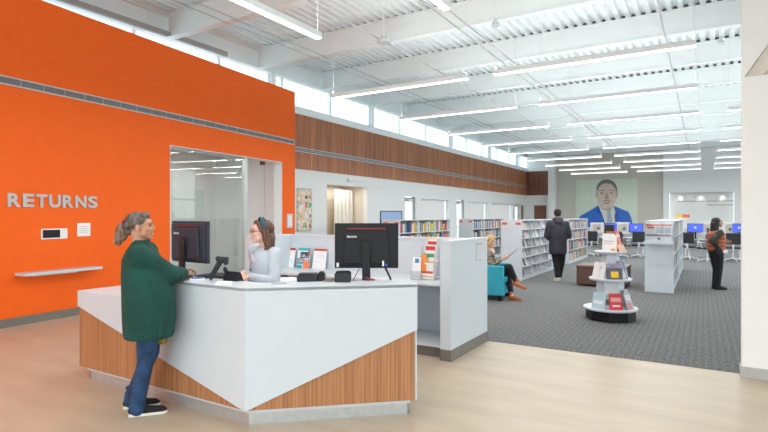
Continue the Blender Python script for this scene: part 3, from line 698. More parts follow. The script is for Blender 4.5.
stand_sheet('colourful teal and orange illustrated brochure on the back counter', 'brochure', 302.5, yb-.04, ctr, .225, .30, [(0,1,.86,1,(.05,.40,.45)),(0,.45,.0,.16,(.03,.30,.38)),(0,.5,.2,.5,(.04,.30,.40)),(.1,.42,.3,.5,(.70,.45,.30)),(.5,1,.0,.45,(.80,.22,.10)),(.2,.95,.5,.8,(.05,.08,.16)),(.3,.6,.55,.7,(.75,.78,.8)),(.65,.9,.35,.6,(.55,.65,.75)),(.8,1,.6,.86,(.7,.15,.15))], 'illustrated_brochure')
stand_sheet('white brochure with red header, right of the comic poster on the back counter', 'brochure', 318.5, yb, ctr, .235, .29, [(0,1,.90,1,(.6,.05,.03)),(.15,.85,.65,.67,(.7,.6,.62)),(.15,.85,.55,.57,(.6,.62,.68)),(.15,.6,.35,.37,(.6,.62,.68))])
# leaflet holder at the right
t = thing('leaflet_rack', 'white tiered leaflet rack with green and red cards at the end wall', 'leaflet holder', (*P(431.5,6.35), ctr), .0)
T = Matrix.Rotation(-.25,4,'X')
b = MB(); b.prism([(-.12,-.12,0),(.11,-.12,0),(.11,.12,0),(-.12,.12,0)],(0,0,.006)); b.prism([(-.12,-.12,.006),(-.12,-.02,.40),(-.12,.0,.40),(-.12,.12,.006)],(.004,0,0)); b.prism([(.106,-.12,.006),(.106,-.02,.40),(.106,.0,.40),(.106,.12,.006)],(.004,0,0)); b.build('holder', 'acrylic', t)
tiers = [(-.11,0,.20,(.80,.82,.83)),(-.07,.10,.31,(.82,.83,.84)),(-.03,.2,.40,(.84,.84,.84)),(.02,.28,.49,(.83,.83,.82))]
bands = [[(.35,.50,(.75,.10,.05)),(.12,.2,(.8,.5,.05))],[(.78,1.0,(.04,.35,.12)),(.45,.55,(.8,.5,.05))],[(.72,.98,(.60,.05,.05))],[(.62,.82,(.60,.04,.06)),(.92,1,(.85,.55,.05))]]
for (yy, z0, z1, cc), bb_ in zip(tiers, bands):
    w0 = .078-.006*tiers.index((yy,z0,z1,cc))
    b = MB(); b.box((-w0,yy,z0+.007),(w0,yy+.008,z1)); l = b.build('leaflets', col(cc,.5), t)
    for c0, c1, c2 in bb_:
        b = MB(); hh = z1-z0-.007; b.box((-w0*.95,yy-.0012,z0+.007+c0*hh),(w0*.95,yy-.0002,z0+.007+c1*hh)); b.build('printed_band', col(c2,.5), l)
t = thing('leaflet_holder', 'narrow holder of white and orange leaflets left of the tiered rack', 'leaflet holder', (*P(417.5,6.30), ctr), .1)
b = MB(); b.box((-.07,-.06,0),(.07,.06,.006)); b.box((-.07,-.06,.006),(.07,-.056,.11)); b.build('holder', 'acrylic', t)
b = MB(); b.prism([(-.055,-.052,.007),(.055,-.052,.007),(.055,-.02,.265),(-.055,-.02,.265)],(0,.008,0)); l = b.build('leaflets', 'paper', t)
b = MB(); b.prism([(-.02,-.0285,.20),(.03,-.0285,.20),(.03,-.022,.25),(-.02,-.022,.25)],(0,-.0014,0)); b.build('blue_mark', col((.02,.25,.6),.5), l)
b = MB(); b.prism([(.04,.0,.10),(.11,.0,.10),(.11,.03,.30),(.04,.03,.30)],(0,.006,0)); b.build('orange_leaflet', col((.80,.25,.03),.5), t)

# ================================================================== KIOSK SCREEN behind the back counter
x, y = P(391.5,14.9)
t = thing('catalogue_kiosk', 'pale screen on a black stand beyond the back counter by the white wall', 'kiosk', (x,y,.004), rotc(8))
b = MB(); b.lathe([(0,0),(.24,0),(.24,.015),(.04,.03),(0,.03)], n=28); b.build('base', 'dgrey', t)
b = MB(); b.tube((0,0,.03),(0,0,1.3),.03); b.build('pole', 'dgrey', t)
b = MB(); b.box((-.33,-.03,1.33),(.31,.02,1.745)); b.build('casing', 'black', t, bevel=.01)
b = MB(); b.box((-.305,-.032,1.36),(.285,-.0305,1.72)); b.build('screen', mat('pale_lit_screen',(.02,.03,.06),.2,emis=(.22,.32,.5),estr=.75), t)

# ================================================================== BOOKCASES
def bookcase(label, x0, x1, y0, y1, h, zs_, name='bookcase', tags=True, mid=None):
    """double sided stack along y; coordinates local to its front left corner"""
    t = thing(name, label, 'bookcase', (x0,y0,.004))
    w = x1-x0; L = y1-y0; m = 'white'
    for yy, nm in ((0,'end_panel'),(L-.03,'end_panel')):
        b = MB(); b.box((0,yy,0),(w,yy+.03,h)); b.build(nm, m, t, bevel=.003)
    b = MB(); b.box((0,.03,h-.025),(w,L-.03,h-.004)); b.build('top', m, t)
    b = MB(); b.box((w/2-.012,.03,0),(w/2+.012,L-.03,h-.025)); b.build('back_panel', col((.34,.34,.35),.6), t)
    b = MB(); b.box((.02,.03,0),(w-.02,L-.03,.09)); b.build('base', m, t)
    n = max(1, round(L/.95))
    for i in range(1,n):
        b = MB(); yy = L*i/n; b.box((.01,yy-.012,.09),(w-.01,yy+.012,h-.025)); b.build('upright', m, t)
    for z in zs_:
        if z > .1:
            b = MB(); b.box((.005,.03,z-.02),(w-.005,L-.03,z)); b.build('shelf', m, t)
    if tags:
        for a in (.03,w-.03-.13):
            b = MB(); b.box((a,-.006,h-.12),(a+.13,-.0005,h-.065)); b.build('range_tag', 'orange_red', t)
    return t
HB = 1.50
zsA = [.10,.335,.57,.805,1.04,1.265]; zs4 = [.10,.45,.80,1.15]
bookcase('white bookcase of face-out cases, its red tagged end panel beside the armchair', -4.33,-3.8,12.78,16.3,HB,zsA)
bookcase('white bookcase of books beyond the walking man, last of the middle run', -4.33,-3.8,18.05,21.4,HB,zs4)
bookcase('white bookcase of books behind the seated reader, between wall and middle run', -7.28,-6.75,17.0,20.3,HB,zs4)
bookcase('white bookcase of colourful books seen above the back counter', -7.28,-6.75,11.9,15.1,HB,zs4)
bookcase('tall white shelf unit with the clear brochure box on its end', -1.05,-.51,12.32,15.1,HB,zs4,tags=False)
bookcase('white shelf unit farther along behind the brochure box unit', -1.05,-.51,15.5,18.2,HB,zs4,tags=False)
books_mat = palette('book_covers', [(.42,.40,.36),(.55,.50,.42),(.10,.14,.28),(.45,.08,.06),(.60,.57,.52),(.12,.25,.30),(.62,.42,.12),(.20,.18,.17),(.50,.52,.55),(.10,.30,.15),(.55,.22,.10),(.66,.64,.6),(.06,.08,.16),(.35,.12,.20),(.30,.42,.52),(.58,.52,.30)], .55)
bright_mat = palette('bright_book_covers', [(.52,.10,.07),(.60,.57,.52),(.05,.15,.36),(.58,.40,.08),(.08,.30,.25),(.62,.58,.50),(.10,.12,.25),(.72,.35,.10),(.55,.60,.65),(.30,.08,.25),(.35,.55,.15),(.70,.66,.60),(.10,.10,.12),(.55,.10,.25)], .5)
case_mat = palette('case_covers', [(.58,.56,.56),(.46,.45,.47),(.66,.66,.67),(.36,.35,.38),(.60,.55,.56),(.30,.32,.38),(.52,.46,.44),(.66,.66,.64)], .35)
def proto_book(m):
    b = MB(); b.box((-.15,-.5,0),(0,.5,1)); return b   # depth .15 along -x, unit thickness, unit height
def proto(name, m, d=.15):
    me = bpy.data.meshes.new(name); bm = bmesh.new()
    mb = MB(); mb.box((-d,-.5,0),(-.006,-.36,1)); mb.box((-d,.36,0),(-.006,.5,1)); mb.box((-.006,-.5,0),(0,.5,1)); mb.box((-d,-.36,.02),(-.012,.36,.985))
    bmesh.ops.recalc_face_normals(mb.bm, faces=mb.bm.faces); mb.bm.to_mesh(me); mb.bm.free()
    me.materials.append(m); me.materials.append(M['paper'])
    for p in me.polygons[-6:]: p.material_index = 1
    return me
bk = proto('book', books_mat); bkb = proto('book', bright_mat)
rb_ = random.Random(11)
def row(xf, y0, y1, z, mesh, label, group, tmin=.045, tmax=.085, hmin=.18, hmax=.26, flip=False):
    y = y0+.05
    while y < y1-.06:
        th_ = rb_.uniform(tmin,tmax)
        if rb_.random() < .06: y += th_*1.5; continue
        nb = max(1, round((y1-y0+.06)/.95)); ups = [y0-.03+(y1-y0+.06)*k/nb for k in range(1,nb)]
        hit = [u for u in ups if y < u+.014 and y+th_ > u-.014]
        if hit: y = hit[0]+.016; continue
        o = bpy.data.objects.new('book', mesh); C.objects.link(o)
        o.location = (xf-.02-rb_.random()*.03, y+th_/2, z+.0045); o.scale = (1, th_*.94, rb_.uniform(hmin,hmax))
        tag(o, label, 'book', group); y += th_
for i, z in enumerate(zs4[::-1][:2]):
    row(-6.75, 11.93, 15.07, z, bkb, 'upright book on the %s shelf of the bookcase above the back counter' % ('top','second')[i], 'books above the back counter, %s shelf' % ('top','second')[i], .055, .085, .2, .3)
for i, z in enumerate(zs4[::-1][:3]):
    row(-6.75, 17.03, 20.27, z, bk, 'book on the %s shelf of the bookcase behind the seated reader' % ('top','second','third')[i], 'books behind the seated reader, %s shelf' % ('top','second','third')[i], .07, .11, .2, .29)
for i, z in enumerate(zs4[::-1]):
    row(-3.8, 18.08, 21.37, z, bk, 'book on the %s shelf of the bookcase beyond the walking man' % ('top','second','third','bottom')[i], 'books beyond the walking man, %s shelf' % ('top','second','third','bottom')[i], .09, .16, .2, .29)
for i, z in enumerate(zs4[::-1][:4]):
    for (a, b_, w) in ((12.35,15.07,'near'),(15.53,18.17,'far')):
        row(-.51, a, b_, z, bk, 'book on the %s shelf along the side of the %s right shelf unit' % (('top','second','third','bottom')[i], w), 'books along the %s right shelf unit, %s shelf' % (w, ('top','second','third','bottom')[i]), .17, .30, .2, .29)
# face-out cases on the sloped shelves
me = bpy.data.meshes.new('media_case'); mb = MB(); mb.box((-.016,-.5,0),(0,.5,1)); bmesh.ops.recalc_face_normals(mb.bm, faces=mb.bm.faces); mb.bm.to_mesh(me); mb.bm.free(); me.materials.append(case_mat)
for i, z in enumerate(zsA[::-1]):
    y = 12.9; nm = ('top','second','third','fourth','fifth','bottom')[i]
    while y < 16.1:
        o = bpy.data.objects.new('media_case', me); C.objects.link(o); w = rb_.uniform(.20,.27)
        o.location = (-3.84-rb_.random()*.015, y+w/2, z+.006); o.scale = (1, w, .205); o.rotation_euler = (rb_.uniform(-.06,.06), -.30, rb_.uniform(-.10,.10))
        tag(o, 'face-out media case on the %s shelf of the bookcase by the armchair' % nm, 'media case', 'face-out cases, %s shelf' % nm)
        y += w+rb_.choice((.02,.03,.10))

# brochure box on the end of the right-hand unit
t = thing('brochure_box', 'clear box of red headed newsletters on the end of the right shelf unit', 'brochure holder', (-1.05,12.32,1.08))
b = MB(); b.box((-.0,-.20,-.02),(.54,-.0005,.0)); b.box((-.0,-.20,-.06),(.54,-.185,-.02)); b.build('ledge', 'white', t, bevel=.002)
b = MB(); b.box((.01,-.18,.0),(.53,-.176,.40)); b.box((.01,-.176,.0),(.014,-.01,.40)); b.box((.526,-.176,.0),(.53,-.01,.40)); b.build('clear_front', 'acrylic', t)
b = MB(); b.box((.03,-.15,.14),(.51,-.135,.39)); n_ = b.build('newsletters', col((.70,.72,.74),.5), t)
b = MB(); b.box((.03,-.152,.315),(.51,-.1505,.35)); b.box((.05,-.152,.26),(.20,-.1505,.295)); b.build('red_header', col((.72,.12,.06),.5), n_)
b = MB(); b.box((.22,-.152,.17),(.36,-.1505,.30)); b.box((.38,-.152,.17),(.49,-.1505,.29)); b.build('grey_picture', col((.45,.48,.52),.5), n_)
b = MB(); b.box((.05,-.16,.115),(.49,-.12,.135)); b.build('divider_bar', 'dgrey', t)
b = MB(); b.box((.04,-.14,.001),(.50,-.12,.10)); b.build('lower_papers', 'paper', t)
b = MB(); b.box((.25,-.172,.03),(.30,-.142,.075)); b.build('latch', 'dgrey', t)
x = (xOnY(683,16)-.03); 
t = thing('shelf_sign', 'little yellow and red sign on top of the far right shelf unit', 'sign', (xOnY(682.5,15.6),15.6,1.505))
b = MB(); b.box((-.16,0,.05),(.0,.02,.13)); b.build('yellow_half', col((.85,.55,.05),.5), t)
b = MB(); b.box((.0,0,.05),(.16,.02,.13)); b.build('red_half', col((.75,.12,.05),.5), t)
b = MB(); b.box((-.02,0,.0),(.02,.02,.05)); b.build('foot', 'steel', t)

# ================================================================== BOOK DISPLAY TOWER
tx, ty = P(610.3,8.15)
tw = thing('book_display_tower', 'round three tier white display tower on a black base', 'display stand', (tx,ty,.004))
def ngon(r, n=6, a0=.3): return [(r*math.cos(a0+2*PI*i/n), r*math.sin(a0+2*PI*i/n)) for i in range(n)]
b = MB(); b.slab(ngon(.36,8,.1),0,.145); b.build('base', 'black', tw, bevel=.005)
R3 = (.395,.312,.235); Z3 = (.19,.64,1.055)
for r, z in zip(R3, Z3):
    b = MB(); b.lathe([(0,z-.035),(r-.012,z-.035),(r,z-.02),(r,z-.006),(r-.006,z),(0,z)], n=64); b.build('round_shelf', 'white', tw, smooth=True)
for r, z0, z1 in ((.20,Z3[0],Z3[1]-.035),(.13,Z3[1],Z3[2]-.035)):
    b = MB(); b.slab(ngon(r,6,.25),z0,z1); b.build('column', 'white', tw, bevel=.004)
b = MB(); b.slab(ngon(.06,6,.25),Z3[2],Z3[2]+.2); b.build('column', 'white', tw)
def facing_book(label, ang, r, z, w, h, c, c2=None, lean=.22, th_=.025, sx=0., name='displayed_book'):
    """book standing on a round shelf at heading ang (deg, 0 = towards camera, + = to the right)"""
    a = YAW - PI/2 + math.radians(ang); px2 = tx+r*math.cos(a); py2 = ty+r*math.sin(a)
    w *= 1.2; h *= 1.2; t = thing(name, label, 'book', (px2,py2,z+.0045), a+PI/2)
    T = Matrix.Translation((sx,0,0)) @ Matrix.Rotation(-lean,4,'X')
    b = MB(); b.box((-w/2,0,0),(w/2,.004,h),T); b.box((-w/2,th_-.004,0),(w/2,th_,h),T); b.box((-w/2,.004,0),(-w/2+.004,th_-.004,h),T); b.build('cover', col(c,.35), t)
    b = MB(); b.box((-w/2+.004,.0042,.003),(w/2-.003,th_-.0042,h-.003),T); b.build('pages', 'paper', t)
    if c2:
        for (u0,u1,v0,v1,cc) in c2:
            b = MB(); b.box((-w/2+u0*w,-.0015,v0*h),(-w/2+u1*w,-.0002,v1*h),T); b.build('cover_print', col(cc,.4), t)
    return t
facing_book('white book with orange spot on the left of the top round shelf', -28,.165,Z3[2],.17,.23,(.78,.76,.74),[(.6,.9,.03,.16,(.85,.3,.05)),(.1,.8,.55,.6,(.5,.35,.45)),(.1,.7,.42,.46,(.6,.4,.4))])
facing_book('grey blue book leaning at the middle of the top round shelf', 22,.15,Z3[2],.10,.25,(.25,.28,.34),[(.1,.9,.6,.9,(.5,.55,.6))],lean=.3)
facing_book('red and orange book at the right of the top round shelf', 50,.165,Z3[2],.15,.27,(.70,.13,.06),[(0,1,.0,.35,(.80,.38,.25)),(.2,.8,.7,.8,(.8,.75,.7))],lean=.2)
facing_book('pale peach book lying in front on the top round shelf', 34,.22,Z3[2],.14,.10,(.78,.45,.32),None,lean=.5,th_=.015)
facing_book('black book standing upright at the rear of the top round shelf', 175,.10,Z3[2],.12,.34,(.03,.03,.035),None,lean=.1)
facing_book('white angled book on the far left of the middle round shelf', -68,.255,Z3[1],.20,.21,(.74,.74,.73),None,lean=.25)
facing_book('dark book with a yellow picture on the middle round shelf', -10,.265,Z3[1],.19,.20,(.10,.10,.14),[(.28,.75,.12,.5,(.85,.55,.02)),(0,1,.72,.98,(.35,.3,.42)),(.1,.6,.78,.9,(.65,.62,.7))])
facing_book('mauve grey book right of the yellow picture book', 30,.255,Z3[1],.14,.21,(.38,.34,.42),[(.1,.9,.1,.5,(.6,.55,.5))])
facing_book('blue and white book on the right of the middle round shelf', 62,.25,Z3[1],.16,.23,(.10,.25,.42),[(.1,.9,.3,.8,(.5,.6,.68))])
facing_book('pale blue book on the left of the lowest round shelf', -55,.34,Z3[0],.17,.21,(.45,.60,.68),[(.1,.9,.3,.5,(.75,.78,.8))])
facing_book('white folded leaflet behind the pale blue book on the lowest round shelf', -42,.24,Z3[0],.14,.20,(.78,.78,.77))
facing_book('red magazine at the front of the lowest round shelf', -8,.33,Z3[0],.15,.21,(.60,.05,.06),[(.1,.9,.5,.75,(.75,.35,.35)),(.2,.8,.2,.3,(.8,.7,.7))],lean=.35)
facing_book('grey and red book on the right of the lowest round shelf', 40,.33,Z3[0],.16,.21,(.30,.28,.30),[(.1,.7,.0,.4,(.50,.10,.12)),(.1,.9,.55,.9,(.55,.55,.56))],lean=.35)
facing_book('thin pale book behind the grey one on the lowest round shelf', 58,.29,Z3[0],.15,.24,(.55,.62,.66))

facing_book('slim white book standing at the left edge of the middle round shelf', -44,.25,Z3[1],.15,.20,(.70,.70,.69),[(.1,.9,.6,.8,(.5,.52,.56))])
facing_book('slim dark red book between the mauve and the blue books', 46,.235,Z3[1],.12,.20,(.30,.06,.08))
facing_book('white sheeted book in the middle of the lowest round shelf', 16,.26,Z3[0],.15,.15,(.72,.71,.68),[(.1,.9,.2,.5,(.5,.4,.36))])
facing_book('small black and white book behind the red magazine', -24,.26,Z3[0],.13,.17,(.60,.60,.60),[(.1,.9,.3,.7,(.1,.1,.12))])
facing_book('orange spined book behind the white one on the top round shelf', -6,.12,Z3[2],.12,.26,(.55,.20,.08))

# ================================================================== ARMCHAIR, BENCH
cx_, cy_ = P(488.5,10.29)
AR = rotc(-115)
ac = thing('club_armchair', 'teal blue upholstered club armchair the reader sits in', 'armchair', (cx_,cy_,.004), AR)
# local +Y is the way the sitter faces; local -X is the far arm, +X the arm nearest us
def rb(name, lo, hi, m='slate', bev=.025): b = MB(); b.box(lo, hi); return b.build(name, m, ac, bevel=bev, segs=3)
rb('arm', (-.40,-.40,.10), (-.27,.37,.66)); rb('arm', (.27,-.40,.10), (.40,.37,.66))
rb('backrest', (-.27,-.42,.10), (.27,-.27,.80)); rb('seat_base', (-.27,-.27,.10), (.27,.36,.32)); rb('seat_cushion', (-.268,-.268,.32), (.268,.385,.44), bev=.04)
for sx in (-.33,.33):
    for sy in (-.33,.30):
        b = MB(); b.box((sx-.04,sy-.04,0),(sx+.04,sy+.04,.10)); b.build('leg', 'black', ac)
ox, oy = xOnY(602,12.6), 12.6
t = thing('leather_bench', 'brown leather bench behind the round display tower', 'bench', (ox,oy,.004), 0)
b = MB(); b.box((-.55,-.0,.03),(.50,.85,.40)); b.build('body', 'brown', t, bevel=.02)
b = MB(); b.box((-.56,-.01,.40),(.51,.86,.47)); b.build('cushion', col((.13,.06,.045),.4), t, bevel=.025, segs=3)

# ================================================================== COMPUTER AREA at the back
def task_chair(label, x, y, rot):
    t = thing('office_chair', label, 'office chair', (x,y,.004), rot)
    b = MB(); b.box((-.24,-.22,.44),(.24,.24,.50)); b.build('seat', 'black', t, bevel=.02)
    b = MB(); b.box((-.22,-.27,.60),(.22,-.23,1.0)); b.build('backrest', 'black2', t, bevel=.02)
    b = MB(); b.box((-.03,-.26,.42),(.03,-.24,.62)); b.tube((0,0,.08),(0,0,.44),.025); b.build('post', col((.7,.72,.73),.3), t)
    for s in (-1,1):
        b = MB(); b.path([(s*.22,0,.47),(s*.29,0,.50),(s*.29,.02,.66)],.015); b.box((s*.29-.03,-.1,.66),(s*.29+.03,.14,.69)); b.build('armrest', col((.7,.72,.73),.3), t)
    b = MB()
    for k in range(5):
        a = 2*PI*k/5; b.tube((0,0,.10),(.3*math.cos(a),.3*math.sin(a),.06),.022,.014)
        b.ell((.3*math.cos(a),.3*math.sin(a),.032),(.025,.025,.03),seg=8)
    b.build('star_base', col((.7,.72,.73),.3), t)
    return t
YD = 23.2
def pc_table(label, x0, x1, y):
    t = thing('computer_table', label, 'table', (x0,y,.004)); L = x1-x0
    b = MB(); b.box((0,-.35,.70),(L,.35,.73)); b.build('tabletop', 'white', t, bevel=.004)
    b = MB(); b.box((0,.33,.25),(L,.35,1.12)); b.build('privacy_screen', col((.50,.51,.51),.6), t)
    for x in (.03,L-.07):
        b = MB(); b.box((x,-.3,0),(x+.04,.3,.04)); b.box((x,-.03,.04),(x+.04,.03,.70)); b.build('leg', col((.7,.72,.73),.3), t)
    return t
tables = [('computer table left of the display tower at the back', 586,612), ('computer table behind the top of the display tower', 614,644), ('computer table between the right shelf unit and the standing woman', 684,712), ('computer table at the right edge of the carpet area', 716,741)]
for lb, a, b_ in tables: pc_table('white '+lb, xOnY(a,YD), xOnY(b_,YD)+.02, YD)
def pc(label, px, Y, w=.50, on=True, py=(223.5,231.5)):
    X = xOnY(px, Y); d = dY(px, Y); z1 = Z(py[0],d)
    t = thing('computer_monitor', label, 'monitor', (X,Y,.7345))
    zc = z1-.7345-.17; 
    b = MB(); b.box((-w/2,-.02,zc-.17),(w/2,.02,zc+.17)); b.build('casing', 'black', t, bevel=.006)
    b = MB(); b.box((-w/2+.02,-.0215,zc-.15),(w/2-.02,-.0202,zc+.15)); b.build('screen', 'screen' if on else col((.5,.5,.5),.4), t)
    b = MB(); b.box((-.03,-.0,.01),(.03,.03,zc)); b.build('stand_column', 'black', t)
    b = MB(); b.box((-.12,-.1,0),(.12,.1,.012)); b.build('stand_base', 'black', t, bevel=.003)
    if on:
        b = MB(); b.box((-.05,-.0232,zc-.02),(.03,-.022,zc+.05)); b.build('desktop_logo', mat('pale_icon',(.1,.1,.2),.3,emis=(.4,.5,1),estr=.8), t)
pc('blue lit monitor above the display tower', 610.5, YD-.0, .50, py=(223,228))
pc('blue lit monitor just left of the right shelf unit', 636, YD-.05, .52)
pc('blue lit monitor just right of the right shelf unit', 695.5, YD-.05, .55)
pc('blue lit monitor at the edge of the right wall pier', 739.5, YD-.05, .5)
def carrel(label, px, Y, w, h, z0, cc=(.60,.59,.57)):
    X = xOnY(px, Y); t = thing('magnifier_unit', label, 'desktop unit', (X,Y,.7345))
    b = MB(); b.box((-w/2,-.02,z0-.73),(w/2,.10,z0-.73+h)); b.build('casing', col(cc,.5), t, bevel=.01)
    b = MB(); b.box((-w*.30,-.03,z0-.73+h*.2),(w*.30,-.0205,z0-.73+h*.85)); b.build('panel', col((.42,.40,.38),.5), t, bevel=.004)
    b = MB(); b.tube((w*.12,-.05,z0-.73+h*.45),(w*.12,-.031,z0-.73+h*.45),.05); b.build('dial', 'dgrey', t)
    b = MB(); b.box((-.08,-.06,0),(.08,.08,.012)); b.box((-.03,.0,.012),(.03,.04,z0-.73)); b.build('stand', 'dgrey', t)
carrel('beige desktop unit left of the monitors behind the bookcase', 597, YD, .52, .42, .90)
carrel('beige desktop unit between the two blue monitors', 622.5, YD, .55, .46, .88)
carrel('beige desktop unit between shelf unit and standing woman', 706.5, YD-.05, .34, .46, .90)
carrel('beige desktop unit right of the standing woman', 728.8, YD-.05, .34, .46, .90)
task_chair('black office chair left of the display tower', xOnY(590,YD-.9), YD-.9, .4)
task_chair('black office chair right behind the display tower', xOnY(621,YD-1.2), YD-1.2, -.5)
task_chair('black office chair left of the right shelf unit', xOnY(638,YD-.8), YD-.8, .2)
task_chair('black office chair just right of the right shelf unit', xOnY(689,YD-.9), YD-.9, -.2)
task_chair('black office chair behind the standing woman', xOnY(707.5,YD-1.6), YD-1.6, .9)
task_chair('black office chair by the right wall pier', xOnY(733,YD-.9), YD-.9, 0)

# ================================================================== PORTRAIT on the far wall
YPt = YB-.04
def pp(u, v): px = 560+u/7.2; py = 170+v/7.2; d = dY(px, YPt); return (P(px,d)[0], Z(py,d))
q0 = pp(110,73); q1 = pp(560,68); zb = q0[1]-2.75
pt = thing('portrait_mural', 'large tiled wall portrait of a man in a blue suit', 'mural', (q0[0],YPt,0))
def flat(name, pts, m, lvl, parent=pt):
    b = MB(); y = -.0015*lvl; b.prism([(x-q0[0],y,z) for x, z in pts], (0,-.001,0)); return b.build(name, m, parent)
b = MB(); b.box((0,0,zb),(q1[0]-q0[0],.04,q0[1])); b.build('tile_panel', col((.60,.67,.57),.35,var=.03,vscale=2), pt)
b = MB(); W_ = q1[0]-q0[0]
for i in range(0,5): b.box((min(W_-.012,W_*i/4),-.001,zb),(min(W_-.012,W_*i/4)+.012,.0,q0[1]))
for j in range(0,4): z = q0[1]-.72*j; b.box((0,-.001,z-.012),(W_,.0,z))
b.build('tile_joint', col((.46,.52,.45),.5), pt)
def pg(l): return [pp(*p) for p in l]
def oval(cu, cv, ru, rv, n=36, f=None):
    r = []
    for i in range(n):
        a = 2*PI*i/n; x = math.cos(a); y = math.sin(a); k = 1
        if f: k = f(y)
        r.append(pp(cu+ru*x*k, cv+rv*y))
    return r
flat('jacket', pg([(128,352),(150,328),(205,298),(270,258),(300,250),(380,256),(440,280),(492,300),(512,340),(522,385),(524,430),(120,430)]), col((.02,.13,.55),.5), 1)
flat('shirt', pg([(274,250),(386,256),(398,300),(405,430),(332,430),(300,318)]), col((.62,.64,.56),.5), 2)
flat('tie', pg([(336,284),(362,284),(366,300),(382,430),(338,430),(340,300)]), col((.33,.42,.50),.5), 3)
flat('lapel', pg([(272,252),(262,300),(300,330),(334,430),(340,430),(303,318),(285,275)]), col((.012,.085,.42),.5), 3)
flat('lapel', pg([(388,256),(402,300),(392,330),(404,430),(412,430),(418,310)]), col((.012,.085,.42),.5), 3)
flat('neck', pg([(280,220),(392,220),(385,262),(350,292),(322,288),(285,262)]), col((.44,.36,.32),.5), 4)
flat('hair', oval(337,140,75,73), col((.17,.17,.17),.6), 5)
flat('ear', oval(266,178,9,22), col((.33,.26,.22),.5), 5); flat('ear', oval(407,178,9,22), col((.33,.26,.22),.5), 5)
face = flat('face', oval(336,188,73,96, f=lambda y: 1-.22*max(0,y)**2), col((.58,.48,.42),.5,var=.12,vscale=4), 6)
dk = col((.20,.17,.16),.5); flat('hairline', pg([(266,150),(272,112),(300,84),(337,76),(375,84),(402,112),(407,150),(396,120),(366,100),(337,96),(306,100),(278,122)]), col((.17,.17,.17),.6), 7)
md = col((.38,.30,.26),.5)
for u in (302,370):
    flat('eyebrow', pg([(u-20,148),(u,141),(u+20,148),(u+19,153),(u,147),(u-19,153)]), dk, 8)
    flat('eye', oval(u,166,13,5), dk, 8)
flat('nose', pg([(330,165),(343,165),(354,205),(345,212),(328,212),(319,205)]), md, 8)
flat('moustache', pg([(304,228),(320,217),(337,214),(354,217),(370,228),(350,224),(337,221),(324,224)]), dk, 8)
flat('mouth', oval(337,237,22,5), col((.34,.17,.15),.5), 8)
flat('chin_shadow', pg([(290,262),(312,276),(337,281),(362,276),(384,262),(366,284),(337,290),(308,284)]), md, 7)
# ================================================================== PEOPLE
def camo(name, cols, scale):
    m = mat(name, (.2,.2,.2), .8); nt = m.node_tree; b = nt.nodes['Principled BSDF']
    tc = nt.nodes.new('ShaderNodeTexCoord'); n = nt.nodes.new('ShaderNodeTexNoise'); n.inputs['Scale'].default_value = scale; n.inputs['Detail'].default_value = 1.5
    nt.links.new(tc.outputs['Object'], n.inputs['Vector'])
    r = ramp(nt, [(p, c) for p, c in cols], True); nt.links.new(n.outputs['Fac'], r.inputs['Fac']); nt.links.new(r.outputs['Color'], b.inputs['Base Color'])
    return m
def hairmat(name, c0, c1, c2, sc=(70,70,9)):
    return stretched(name, sc, [(.3,c0),(.5,c1),(.72,c2)], .5, 5, bump=.6)
M.update(
 skin_tan = mat('tan_skin', (.50,.25,.155), .5, var=.04), skin_fair = mat('fair_skin', (.76,.46,.36), .5, var=.04), skin_brown = mat('brown_skin', (.42,.22,.14), .5, var=.04),
 lips = mat('lips', (.50,.14,.11), .5), teeth = mat('teeth', (.8,.78,.72), .3), eye = mat('eyes', (.03,.02,.015), .25),
 green_knit = mat('green_knit', (.004,.056,.043), .9, var=.25, vscale=5, bump=.5, bscale=120),
 green_dark = mat('green_trim', (.004,.045,.036), .9),
 grey_knit = mat('pale_grey_knit', (.50,.54,.60), .9, var=.08, vscale=9, bump=.5, bscale=140),
 hair_grey = hairmat('greying_hair', (.05,.035,.03), (.10,.075,.06), (.26,.22,.20), (30,30,8)),
 hair_brown = hairmat('brown_hair', (.035,.014,.008), (.10,.04,.022), (.20,.09,.05)),
 hair_blond = hairmat('blond_hair', (.30,.16,.06), (.48,.29,.12), (.65,.45,.22)),
 hair_black = hairmat('black_hair', (.003,.003,.003), (.006,.005,.005), (.014,.012,.011), (40,40,20)),
 navy_jacket = mat('dark_navy_shell', (.020,.021,.032), .6, var=.2, vscale=4, bump=.5, bscale=12),
 black_cloth = mat('black_cloth', (.008,.008,.010), .85, var=.2),
 blouse = camo('patterned_blouse', [(0,(.05,.045,.035)),(.45,(.30,.26,.19)),(.53,(.12,.10,.08)),(.58,(.42,.37,.29))], 26),
 camo = camo('camouflage_cloth', [(0,(.012,.014,.010)),(.47,(.035,.05,.025)),(.55,(.015,.015,.012)),(.6,(.07,.065,.045))], 14),
 rust = mat('rust_quilted', (.36,.085,.035), .6, var=.25, vscale=12, bump=.8, bscale=22),
 boot = mat('tan_boot', (.36,.105,.03), .5, var=.15), cream_shoe = mat('cream_shoe', (.68,.62,.50), .6), sole = mat('white_sole', (.75,.72,.62), .5),
)
def V(*a): return Vector(a)
def ik(sh, hand, l1, l2, pole):
    sh = Vector(sh); hand = Vector(hand); d = hand-sh; L = min(d.length, (l1+l2)*.995); u = d.normalized()
    hand2 = sh+u*L; a = (l1*l1-l2*l2+L*L)/(2*L); h = math.sqrt(max(0,l1*l1-a*a))
    p = Vector(pole); p = (p-u*p.dot(u)).normalized()
    return sh+u*a+p*h, hand2
